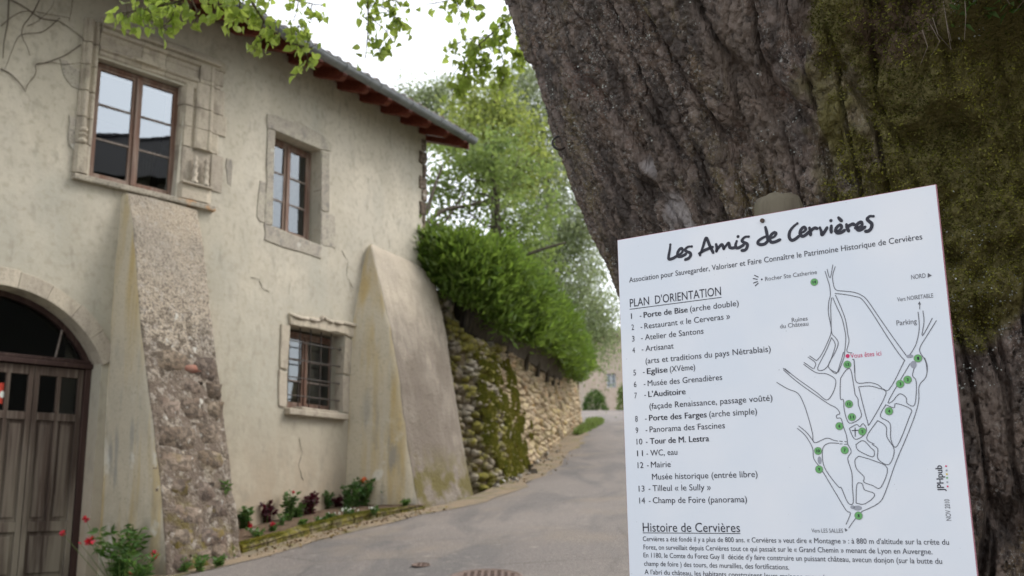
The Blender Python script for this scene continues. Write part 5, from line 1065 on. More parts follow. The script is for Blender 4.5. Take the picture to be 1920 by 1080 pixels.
# moss tufts standing on the bark
rs = np.random.RandomState(77); vis = (th > th0-.6) & (th < th0+.45) & (z > 1.9) & (z < 3.75)
idx = np.nonzero(vis & (mossm*(.1+fbm(p3*np.array([13, 13, 11]), 4, 97)) > .33))[0]; pick = rs.choice(idx, 95000)
Pm = Vt[pick]+rs.normal(size=(len(pick), 3))*.003; Dn = np.stack([np.cos(th[pick]), np.sin(th[pick]), -.15+0*th[pick]], 1)
V, F = leaf_cloud(Pm, .0075, dirs=Dn, aspect=.55, spread=1.1, rs=rs); tag(link('moss_cover', npmesh(V, F), M['bark_moss'], lt), kind='stuff')
idx = np.nonzero((th > th0-1.6) & (th < th0+.4) & (z > 1.5) & (z < 3.7) & (fbm(p3*9, 3, 99) > .63))[0]; pick = rs.choice(idx, 5000)
Pm = Vt[pick]; Dn = np.stack([np.cos(th[pick]), np.sin(th[pick]), 0*th[pick]], 1); V, F = leaf_cloud(Pm+rs.normal(size=Pm.shape)*.001, .0055, dirs=Dn, aspect=.8, spread=1.4, rs=rs); tag(link('lichen_crust', npmesh(V, F), M['lichen'], lt), kind='stuff')
# hanging rootlets and grassy tuft on the bulge, top right
def surf(a, zz, o=0):
    t_ = th0+a/1.2; k = np.argmin(((th-t_)*1.2)**2+(z-zz)**2); return Vt[k]+np.array([math.cos(t_), math.sin(t_), 0])*o
for _ in range(22):
    m = MB(); a, zz = rs.uniform(-.04, .30), rs.uniform(2.64, 2.85); p = surf(a, zz, .01); m.tube([p, p+np.array([rs.normal()*.01, -.02, -.05]), p+np.array([rs.normal()*.02, -.01, -.10-.06*rs.rand()])*.7], [.0013, .001, .0006], 4); m.build('hanging_rootlet', M['vine'], lt)
P = np.array([surf(rs.uniform(.05, .34), rs.uniform(2.64, 2.85), .005) for _ in range(1200)]); V, F = leaf_cloud(P, .032, dirs=np.tile([-.3, -.6, -.1], (len(P), 1)), aspect=.3, spread=1.2, rs=rs); tag(link('green_tuft', npmesh(V, F), M['shrub_leaf'], lt), kind='stuff')
# limbs above the frame
for pts, r in (([(1.1, 3.1, 5.6), (.3, 2.6, 7.2), (-1.2, 3.0, 9.0), (-3, 4, 10)], .55), ([(1.6, 3.4, 5.6), (2.4, 3.6, 8), (3.4, 4.4, 11)], .6), ([(1.3, 3.0, 5.8), (1.3, 1.2, 7.4), (1.6, -1.5, 9)], .4), ([(1.2, 3.6, 5.5), (.6, 4.9, 8.0), (-.2, 6.5, 10.5)], .35)):
    m = MB(); pp = cr(pts, 6); m.tube(pp, list(np.linspace(r, r*.3, len(pp))), 10); m.build('limb', M['trunk_bark'], lt, smooth=True)
P = []
rs = np.random.RandomState(55)
for _ in range(520):
    d = rs.normal(size=3); d /= np.linalg.norm(d); d *= rs.rand()**.33; c = np.array([1.9+d[0]*5.2, 2.2+d[1]*4.8, 10.2+d[2]*3.2])
    if c[2] < 4.4+.66*max(0, c[1])+.4: continue
    P.append(c+rs.normal(size=(34, 3))*.38)
P = np.concatenate(P); V, F = leaf_cloud(P, .15, aspect=.85, rs=rs); tag(link('crown', npmesh(V, F), M['lime_leaf_far'], lt), kind='stuff')
# hanging leafy twigs in front of the house
def lime_leaf_mesh(seed):
    rs = np.random.RandomState(seed); o = [(0, 0), (.22, -.10), (.46, .05), (.52, .34), (.34, .62), (.12, .86), (0, 1.05), (-.14, .84), (-.38, .60), (-.50, .30), (-.42, .02), (-.2, -.10)]
    fold = .25+.25*rs.rand(); curl = .15+.35*rs.rand(); V = [(0, .0, 0), (0, .35, 0), (0, .7, 0), (0, 1.05, 0)]; 
    pts = [(x*(1+.10*rs.normal()), y*(1+.04*rs.normal())) for x, y in o]; V = [(x, y, abs(x)*fold+rs.normal()*.02-curl*y*y*.5) for x, y in pts]+[(0, .35, -curl*.06), (0, .68, -curl*.23)]
    F = [(0, 1, 12), (1, 2, 12), (2, 3, 12), (3, 4, 13), (3, 13, 12), (4, 5, 13), (5, 6, 13), (6, 7, 13), (7, 8, 13), (8, 9, 12), (8, 12, 13), (9, 10, 12), (10, 11, 12), (11, 0, 12)]
    me = bpy.data.meshes.new('leaf'); me.from_pydata(V, [], F); me.materials.append(M['lime_leaf']); me.update(); return me
LM = [lime_leaf_mesh(i) for i in range(6)]; leaves = []
def spray(label, main, twigs, n, size, seed, rad=.010):
    """a hanging branch: main stem polyline, side twigs; leaves hang along them"""
    rs = np.random.RandomState(seed); m = MB(); mp = cr(main, 6); m.tube(mp, list(np.linspace(rad, rad*.4, len(mp))), 6); lines = [mp]
    for t in twigs: tp = cr(t, 5); m.tube(tp, list(np.linspace(rad*.5, .002, len(tp))), 5); lines.append(tp)
    if n*2 > 0:
        L_ = [sum(np.linalg.norm(np.array(a[k+1])-np.array(a[k])) for k in range(len(a)-1)) for a in lines]
    pos = []
    for _ in range(n):
        k = rs.choice(len(lines), p=np.array([L_[0]*.5]+[x_*1.2 for x_ in L_[1:]])/sum([L_[0]*.5]+[x_*1.2 for x_ in L_[1:]])); a = lines[k]; t = rs.rand()*(len(a)-1); i = int(min(t, len(a)-2)); q = np.array(a[i])*(1-t+i)+np.array(a[i+1])*(t-i)
        off = rs.normal(size=3)*.035; off[2] -= .01; e = q+off; m.tube([q, (q+e)/2+np.array([0, 0, .008]), e], [.0014, .0012, .001], 4); pos.append(e)
    b = m.build('branch', M['twig'], lt, smooth=True); b['label'] = label
    for e in pos:
        leaves.append((b, e, size*(.65+.6*rs.rand()), Euler((math.radians(-75+rs.normal()*38), rs.normal()*.6, rs.rand()*6.28)), rs.randint(6)))
spray('densely leaved twig crossing the top of the carved window surround', [(-1.564, 5, 4.527), (-1.76, 5, 4.353), (-1.961, 5, 4.292), (-2.119, 5, 4.263)],
      [[(-1.618, 5, 4.431), (-1.583, 5, 4.319), (-1.609, 5, 4.24)], [(-1.73, 5, 4.337), (-1.697, 5, 4.257), (-1.708, 5, 4.194)], [(-1.875, 5, 4.313), (-1.827, 5, 4.243), (-1.876, 4.95, 4.14)], [(-1.99, 5, 4.302), (-1.943, 5, 4.245), (-1.978, 5, 4.198)], [(-2.076, 5, 4.278), (-2.096, 5, 4.222)], [(-1.531, 5.1, 4.485), (-1.496, 5.1, 4.371), (-1.523, 5.1, 4.307)], [(-1.856, 5.1, 4.425), (-1.944, 5.1, 4.41), (-2.092, 5.1, 4.396)]], 211, 0.050, 1)
spray('twig of leaves hanging in front of the eave and gutter', [(-1.565, 5.2, 4.642), (-1.465, 5.2, 4.44), (-1.353, 5.2, 4.274), (-1.229, 5.2, 4.175), (-1.107, 5.2, 4.141)],
      [[(-1.432, 5.2, 4.374), (-1.491, 5.2, 4.342), (-1.553, 5.2, 4.359)], [(-1.384, 5.2, 4.308), (-1.41, 5.2, 4.21), (-1.417, 5.2, 4.145)], [(-1.306, 5.2, 4.241), (-1.288, 5.2, 4.16)], [(-1.183, 5.2, 4.158), (-1.136, 5.2, 4.093), (-1.126, 5.2, 4.044)], [(-1.244, 5.2, 4.191), (-1.187, 5.2, 4.272), (-1.14, 5.2, 4.222)]], 142, 0.048, 2)
spray('thin sparse twig against the sky above the gutter', [(-1.434, 5.4, 4.72), (-1.302, 5.4, 4.573), (-1.19, 5.4, 4.527), (-1.095, 5.4, 4.508)], [[(-1.238, 5.4, 4.544), (-1.251, 5.4, 4.459), (-1.265, 5.4, 4.408)], [(-1.158, 5.4, 4.516), (-1.172, 5.4, 4.441), (-1.155, 5.4, 4.407)], [(-1.366, 5.4, 4.598), (-1.458, 5.4, 4.541), (-1.505, 5.4, 4.528)]], 46, 0.044, 3, .006)
spray('leaf cluster hanging against the sky left of the tree', [(-0.8007, 5.4, 4.781), (-0.8288, 5.4, 4.573), (-0.8252, 5.4, 4.368), (-0.8372, 5.4, 4.166)], [[(-0.8219, 5.4, 4.538), (-0.733, 5.4, 4.486), (-0.6536, 5.4, 4.416), (-0.5996, 5.4, 4.348)], [(-0.8264, 5.4, 4.436), (-0.731, 5.4, 4.35), (-0.6833, 5.4, 4.281)], [(-0.8303, 5.4, 4.3), (-0.7605, 5.4, 4.232), (-0.7133, 5.4, 4.198)], [(-0.8231, 5.4, 4.607), (-0.8752, 5.4, 4.522)], [(-0.7984, 5.4, 4.642), (-0.7027, 5.4, 4.571), (-0.6388, 5.4, 4.502)]], 133, 0.044, 4, .006)
spray('small leafy twig dropping from the top edge near the middle', [(-0.2543, 6, 5.122), (-0.3252, 6, 4.93), (-0.3953, 6, 4.854), (-0.5351, 6, 4.826)], [[(-0.3603, 6, 4.873), (-0.3254, 6, 4.796), (-0.308, 6, 4.739)], [(-0.2901, 6, 4.929), (-0.2379, 6, 4.833), (-0.2206, 6, 4.795)]], 59, 0.052, 5, .006)
spray('sunlit leaf cluster beside the left edge of the big trunk', [(0.1853, 6.6, 5.422), (0.0259, 6.6, 5.087), (-0.1099, 6.6, 4.922), (-0.2824, 6.6, 4.76), (-0.3965, 6.6, 4.599)],
      [[(-0.0134, 6.6, 5.004), (0.0615, 6.6, 4.878), (0.0788, 6.6, 4.755), (0.0583, 6.6, 4.653)], [(-0.11, 6.6, 4.902), (-0.0543, 6.6, 4.757), (-0.0371, 6.6, 4.594), (-0.0761, 6.6, 4.473)], [(-0.206, 6.6, 4.821), (-0.1879, 6.6, 4.677), (-0.2078, 6.6, 4.515)], [(-0.3205, 6.6, 4.72), (-0.3209, 6.6, 4.557), (-0.3589, 6.6, 4.457)], [(-0.0921, 6.7, 4.972), (-0.1894, 6.7, 4.931), (-0.325, 6.7, 4.912), (-0.4411, 6.7, 4.83)], [(-0.1283, 6.5, 4.71), (-0.2412, 6.5, 4.592), (-0.4091, 6.5, 4.434)]], 345, 0.053, 6, .008)
rs = np.random.RandomState(6); order = list(range(len(leaves))); rs.shuffle(order); mbs = {}
for c, i in enumerate(order):
    b, e, s, R_e, k = leaves[i]
    if c < 285:
        o = bpy.data.objects.new('leaf', LM[k]); COL.objects.link(o); o.parent = b; o.location = Vector(e)-WL[b.name]; o.rotation_euler = R_e; o.scale = (s, s, s)
    else:
        mb = mbs.setdefault(b.name, (MB(), b))[0]; T = Matrix.Translation(Vector(e)) @ R_e.to_matrix().to_4x4() @ Matrix.Scale(s, 4); mb.add([T @ v.co for v in LM[k].vertices], [tuple(p.vertices) for p in LM[k].polygons])
for mb, b in mbs.values(): tag(mb.build('leaf_mass', M['lime_leaf_far'], b), kind='stuff')
# iron ring hanging at the left edge of the trunk
c = np.array((0.1703, 3.26, 2.839)); m = MB(); m.tube([c+np.array([.024*math.cos(a), .006*math.sin(a), .026*math.sin(a)]) for a in [2*math.pi*k/18 for k in range(19)]], .0042, 6, caps=False)
rg = m.build('iron_ring', M['iron'], smooth=True); tag(rg, 'small rusty iron ring hanging from the left edge of the big trunk', 'ring'); m = MB(); m.tube([c+np.array([.012, 0, .03]), c+np.array([.03, .01, .034]), c+np.array([.08, .03, .03])], .004, 6); m.build('staple', M['iron'], rg)

# ------------------------------------------------------------------ house across the lane (seen mirrored in the window panes)
oh = thing('opposite_house', 'dark tile-roofed house across the lane, mirrored in the carved window panes', 'house', (14.5, 6.5, .9))
m = MB(); m.box((13, -16, 0), (19, 13, 10.5)); m.build('wall', M['opp_wall'], oh)
m = MB(); m.prism([(12.5, -16.5, 10.5), (19.5, -16.5, 10.5), (16, -16.5, 12.95)], [(12.5, 13.5, 10.5), (19.5, 13.5, 10.5), (16, 13.5, 12.95)]); orf = m.build('roof', M['dark_tile'], oh)
k = 0; y = -16.4
while y < 13.2:
    m = MB(); n = 6
    vs = []
    for yy, r in ((y, .16), (y+.45, .13)):
        for i in range(n+1): a = math.pi*i/n; vs.append((16+r*math.cos(a), yy, 12.9+r*math.sin(a)))
    m.add(vs, [(i, i+1, n+2+i, n+1+i) for i in range(n)]+[tuple(range(n+1))]); m.build('ridge_tile', M['dark_tile'], orf); y += .42

# ------------------------------------------------------------------ information board
SO = np.array([.2189, 2.0, 2.1577]); SU = np.array([math.sin(math.radians(55.8)), -math.cos(math.radians(55.8)), 0]); SN = np.array([SU[1], -SU[0], 0])
if SN @ (np.array([0, 0, 0])-SO) < 0: SN = -SN
def SP(u, v, o=0): p = SO+SU*u+SN*o; return (p[0], p[1], SO[2]+v)
WD, HT = .624, .90
m = MB(); e = .0012
m.add([SP(e, -e, 0), SP(WD-e, -e, 0), SP(WD-e, -HT+e, 0), SP(e, -HT+e, 0), SP(0, 0, -.0015), SP(WD, 0, -.0015), SP(WD, -HT, -.0015), SP(0, -HT, -.0015), SP(0, 0, -.006), SP(WD, 0, -.006), SP(WD, -HT, -.006), SP(0, -HT, -.006)], [(0, 3, 2, 1)]); 
m.add(m.v[0:12], [(0, 1, 5, 4), (1, 2, 6, 5), (2, 3, 7, 6), (3, 0, 4, 7), (4, 5, 9, 8), (5, 6, 10, 9), (6, 7, 11, 10), (7, 4, 8, 11), (8, 9, 10, 11)], 1)
sign = thing('information_board', 'white village map and history panel titled Les Amis de Cervières before the tree', 'sign', SP(WD/2, -HT, 0))
me = bpy.data.meshes.new('panel'); me.from_pydata(m.v, [], m.f); me.polygons.foreach_set('material_index', m.m); me.update(); link('panel', me, [M['sign_white'], M['sign_edge']], sign)
m = MB(); cu_, cv_ = (0.3122, -0.0124)
m.tube([SP(cu_, cv_, -.004), SP(cu_, cv_, .0035)], .0042, 12); m.build('screw', M['iron'], sign, smooth=False)
FONT = bpy.data.fonts.load('<builtin>')
def text_arrays(body, bold):
    cu = bpy.data.curves.new('t', 'FONT'); cu.font = FONT; cu.body = body; cu.size = 1; cu.resolution_u = 3; cu.offset = bold
    o = bpy.data.objects.new('t', cu); COL.objects.link(o); dg = bpy.context.evaluated_depsgraph_get(); me = bpy.data.meshes.new_from_object(o.evaluated_get(dg)); bpy.data.objects.remove(o)
    V = np.array([v.co[:] for v in me.vertices]); F = [tuple(p.vertices) for p in me.polygons]; bpy.data.meshes.remove(me); return V, F
CAPH = text_arrays('H', 0)[0][:, 1].max()
def text(body, a, b, cap, mat='ink', bold=0.0, name='text_line', parent=None, o=.0006):
    heavy, bold = bold >= .008, 0.0
    """body set from sign point a to sign point b (start and end of its baseline), cap height in metres"""
    V, F = text_arrays(body, bold); x0, x1 = V[:, 0].min(), V[:, 0].max(); d = np.array(b)-np.array(a); L_ = np.linalg.norm(d); d = d/L_; n = np.array([-d[1], d[0]])
    if abs(d[1]) < .12: d = np.array([1., 0]); n = np.array([0, 1.]); L_ = b[0]-a[0]
    X = (V[:, 0]-x0)*L_/(x1-x0); Y = V[:, 1]*cap/CAPH
    m = MB(); m.add([SP(a[0]+x*d[0]+y*n[0], a[1]+x*d[1]+y*n[1], o) for x, y in zip(X, Y)], F)
    if heavy: m.add([SP(a[0]+(x+.0006)*d[0]+y*n[0], a[1]+(x+.0006)*d[1]+y*n[1], o+.00012) for x, y in zip(X, Y)], F)
    return m.build(name, M[mat], parent or sign)
px1 = .624/598
CH = .0112
text('Association pour Sauvegarder, Valoriser et Faire Connaître le Patrimoine Historique de Cervières', (0.0246, -0.0938), (0.5928, -0.0969), .0105)
text('PLAN  D\'ORIENTATION', (0.0243, -0.1447), (0.2208, -0.1454), .0165, bold=.004)
items = [('1', (1.0, 0), 'x')]
T_ = [('1', (0.0257, -0.1691), '- ', 'Porte de Bise', ' (arche double)', (0.0455, -0.1697), (0.2548, -0.1699), 1),
 ('2', (0.0259, -0.192), '- ', '', 'Restaurant « le Cerveras »', (0.0463, -0.1926), (0.2359, -0.1908), 0),
 ('3', (0.0261, -0.2155), '- ', '', 'Atelier de Santons', (0.0465, -0.2153), (0.1805, -0.2164), 0),
 ('4', (0.026, -0.2387), '- ', '', 'Artisanat', (0.0467, -0.238), (0.1164, -0.2387), 0),
 ('5', (0.0262, -0.2839), '- ', 'Eglise', ' (XVème)', (0.0476, -0.2835), (0.1594, -0.2869), 1),
 ('6', (0.0264, -0.3074), '- ', '', 'Musée des Grenadières', (0.0483, -0.3074), (0.2131, -0.3086), 0),
 ('7', (0.0266, -0.3297), '- ', 'L\'Auditoire', '', (0.0485, -0.329), (0.1365, -0.3309), 1),
 ('8', (0.0262, -0.3758), '- ', 'Porte des Farges', ' (arche simple)', (0.0481, -0.3756), (0.2772, -0.3776), 1),
 ('9', (0.0264, -0.3983), '- ', '', 'Panorama des Fascines', (0.0483, -0.398), (0.213, -0.3991), 0),
 ('10', (0.0274, -0.4205), '- ', 'Tour de M. Lestra', '', (0.0478, -0.4206), (0.1796, -0.4223), 1),
 ('11', (0.0276, -0.4433), '- ', '', 'WC, eau', (0.0479, -0.4434), (0.1137, -0.4448), 0),
 ('12', (0.0277, -0.4662), '- ', '', 'Mairie', (0.0481, -0.466), (0.0987, -0.4665), 0),
 ('13', (0.0281, -0.5112), '- ', '', 'Tilleul « le Sully »', (0.0495, -0.5108), (0.1781, -0.5114), 0),
 ('14', (0.0283, -0.5338), '- ', '', 'Champ de Foire (panorama)', (0.049, -0.5337), (0.2475, -0.5345), 0)]
for num, na_, dash, bo, no, a, b, _ in T_:
    w_ = .0055 if len(num) == 1 else .0125
    text(num, na_, (na_[0]+(w_ if num != '1' else .0021), na_[1]), CH)
    text('-', (a[0], a[1]), (a[0]+.0035, a[1]), CH)
    ax = a[0]+.0085
    if bo and no.strip():
        f_ = {'Porte de Bise': .475, 'Eglise': .43, 'Porte des Farges': .548}[bo]; mid = ax+(b[0]-ax)*f_
        text(bo, (ax, a[1]), (mid, a[1]), CH, bold=.009); text(no.strip(), (mid+.0055, a[1]), (b[0], a[1]), CH)
    elif bo: text(bo, (ax, a[1]), (b[0], a[1]), CH, bold=.009)
    else: text(no, (ax, a[1]), (b[0], a[1]), CH)
for s_, a, b in (('(arts et traditions du pays Nétrablais)', (0.0541, -0.2627), (0.311, -0.2624)), ('(façade Renaissance, passage voûté)', (0.0585, -0.3528), (0.3081, -0.3551)), ('Musée historique (entrée libre)', (0.0579, -0.4891), (0.2706, -0.4911))): text(s_, a, b, CH)
text('Histoire de Cervières', (0.0336, -0.5869), (0.2309, -0.5861), .0165, bold=.003)
for s_, a, b in (('Cervières a été fondé il y a plus de 800 ans. « Cervières » veut dire « Montagne » : à 880 m d\'altitude sur la crête du', (0.0328, -0.6047), (0.5859, -0.6068)),
 ('Forez, on surveillait depuis Cervières tout ce qui passait sur le « Grand Chemin » menant de Lyon en Auvergne.', (0.0336, -0.6201), (0.5591, -0.6215)),
 ('En 1180, le Comte du Forez Guy II  décide d\'y faire construire un puissant château, avecun donjon (sur la butte du', (0.0329, -0.635), (0.5725, -0.6364)),
 ('champ de foire ) des tours, des murailles, des fortifications.', (0.0334, -0.6505), (0.3176, -0.6504)),
 ('A l\'abri du château, les habitants construisent leurs maisons groupées', (0.0338, -0.666), (0.3913, -0.6662))): text(s_, a, b, .0088, 'ink')
def line(m, pts, w_, o=.0007):    # flat ribbon in the board's plane with round-ish joints
    P = [np.array(p, float) for p in pts]; L_, R_ = [], []
    for i, p in enumerate(P):
        t = P[min(i+1, len(P)-1)]-P[max(i-1, 0)]; t = t/(np.linalg.norm(t)+1e-12); n = np.array([-t[1], t[0]])*(w_[i] if hasattr(w_, '__len__') else w_)/2; L_.append(p+n); R_.append(p-n)
    vs = [SP(a[0], a[1], o) for a in L_]+[SP(a[0], a[1], o) for a in R_]; n = len(P); m.add(vs, [(i, i+1, n+i+1, n+i) for i in range(n-1)])
def discm(m, c, r, o, n=16, k=0): m.add([SP(c[0]+r*math.cos(2*math.pi*i/n), c[1]+r*math.sin(2*math.pi*i/n), o) for i in range(n)], [tuple(range(n))], k)
m = MB(); line(m, [((0.0235, -0.149))[:1]+(((0.0235, -0.149))[1],), (((0.2211, -0.1507))[0], ((0.0235, -0.149))[1])], .0012); line(m, [(0.0333, -0.5892), (((0.2312, -0.5899))[0], ((0.0333, -0.5892))[1])], .0012); m.build('underlines', M['ink'], sign)
# hand-written title
ST = [[(0.1198, -0.0288), (0.1179, -0.0399), (0.1149, -0.0520), (0.1154, -0.0579), (0.1223, -0.0582), (0.1321, -0.0546)], [(0.1335, -0.0533), (0.1424, -0.0502), (0.1458, -0.0447), (0.1437, -0.0404), (0.1388, -0.0421), (0.1345, -0.0487), (0.1360, -0.0554), (0.1431, -0.0563), (0.1523, -0.0533)], [(0.1655, -0.0398), (0.1577, -0.0393), (0.1511, -0.0438), (0.1538, -0.0482), (0.1609, -0.0520), (0.1622, -0.0571), (0.1577, -0.0624), (0.1500, -0.0643)],
 [(0.1819, -0.0599), (0.1888, -0.0446), (0.1966, -0.0276), (0.2027, -0.0426), (0.2096, -0.0592)], [(0.1804, -0.0563), (0.1920, -0.0516), (0.2090, -0.0478)],
 [(0.2164, -0.0434), (0.2175, -0.0503), (0.2164, -0.0578)], [(0.2165, -0.0563), (0.2213, -0.0509), (0.2272, -0.0458), (0.2302, -0.0489), (0.2317, -0.0552)], [(0.2317, -0.0552), (0.2364, -0.0496), (0.2417, -0.0449), (0.2433, -0.0495), (0.2439, -0.0538), (0.2485, -0.0559), (0.2541, -0.0558)],
 [(0.2586, -0.0440), (0.2560, -0.0503), (0.2566, -0.0562), (0.2622, -0.0573), (0.2721, -0.0534)], [(0.2830, -0.0389), (0.2757, -0.0384), (0.2690, -0.0439), (0.2724, -0.0483), (0.2792, -0.0530), (0.2780, -0.0598), (0.2738, -0.0639), (0.2675, -0.0637)],
 [(0.3196, -0.0439), (0.3126, -0.0449), (0.3029, -0.0493), (0.3002, -0.0543), (0.3048, -0.0580), (0.3132, -0.0579), (0.3194, -0.0537)], [(0.3169, -0.0259), (0.3186, -0.0363), (0.3200, -0.0514)],
 [(0.3252, -0.0495), (0.3327, -0.0469), (0.3366, -0.0419), (0.3335, -0.0390), (0.3273, -0.0425), (0.3237, -0.0502), (0.3263, -0.0566), (0.3334, -0.0571), (0.3434, -0.0544)],
 [(0.378, -0.029), (0.370, -0.034), (0.363, -0.042), (0.361, -0.052), (0.365, -0.059), (0.372, -0.058), (0.380, -0.053)], [(0.381, -0.048), (0.388, -0.047), (0.393, -0.043), (0.390, -0.038), (0.384, -0.042), (0.382, -0.049), (0.386, -0.055), (0.394, -0.052), (0.399, -0.048)],
 [(0.400, -0.041), (0.401, -0.048), (0.401, -0.055)], [(0.401, -0.049), (0.405, -0.045), (0.410, -0.043), (0.414, -0.045)], [(0.419, -0.044), (0.421, -0.051), (0.422, -0.058), (0.427, -0.053), (0.432, -0.046)], [(0.440, -0.044), (0.439, -0.050), (0.439, -0.056)],
 [(0.446, -0.055), (0.453, -0.055), (0.458, -0.050), (0.456, -0.045), (0.450, -0.048), (0.447, -0.054), (0.450, -0.059), (0.457, -0.059), (0.463, -0.056)], [(0.454, -0.031), (0.456, -0.034), (0.459, -0.038)], [(0.467, -0.046), (0.468, -0.053), (0.470, -0.059)], [(0.469, -0.053), (0.472, -0.049), (0.478, -0.047), (0.481, -0.049)],
 [(0.482, -0.055), (0.488, -0.055), (0.494, -0.052), (0.493, -0.046), (0.487, -0.048), (0.484, -0.053), (0.486, -0.059), (0.491, -0.060), (0.499, -0.056)], [(0.515, -0.039), (0.509, -0.038), (0.504, -0.042), (0.507, -0.047), (0.511, -0.052), (0.510, -0.059), (0.505, -0.064), (0.499, -0.064)]]
m = MB()
for s_ in ST:
    c = cr(s_, 7); n = len(c); line(m, c, [.0062*(.55+.45*math.sin(math.pi*min(1, (i+2)/(n*.55))*.5)) for i in range(n)], .0008); discm(m, c[0], .0026, .00085, 10); discm(m, c[-1], .0026, .00085, 10)
for c in [(0.2618, -0.0352)]+[(0.440, -0.034)]: discm(m, c, .0031, .0008, 10)
m.build('handwritten_title', M['ink'], sign)
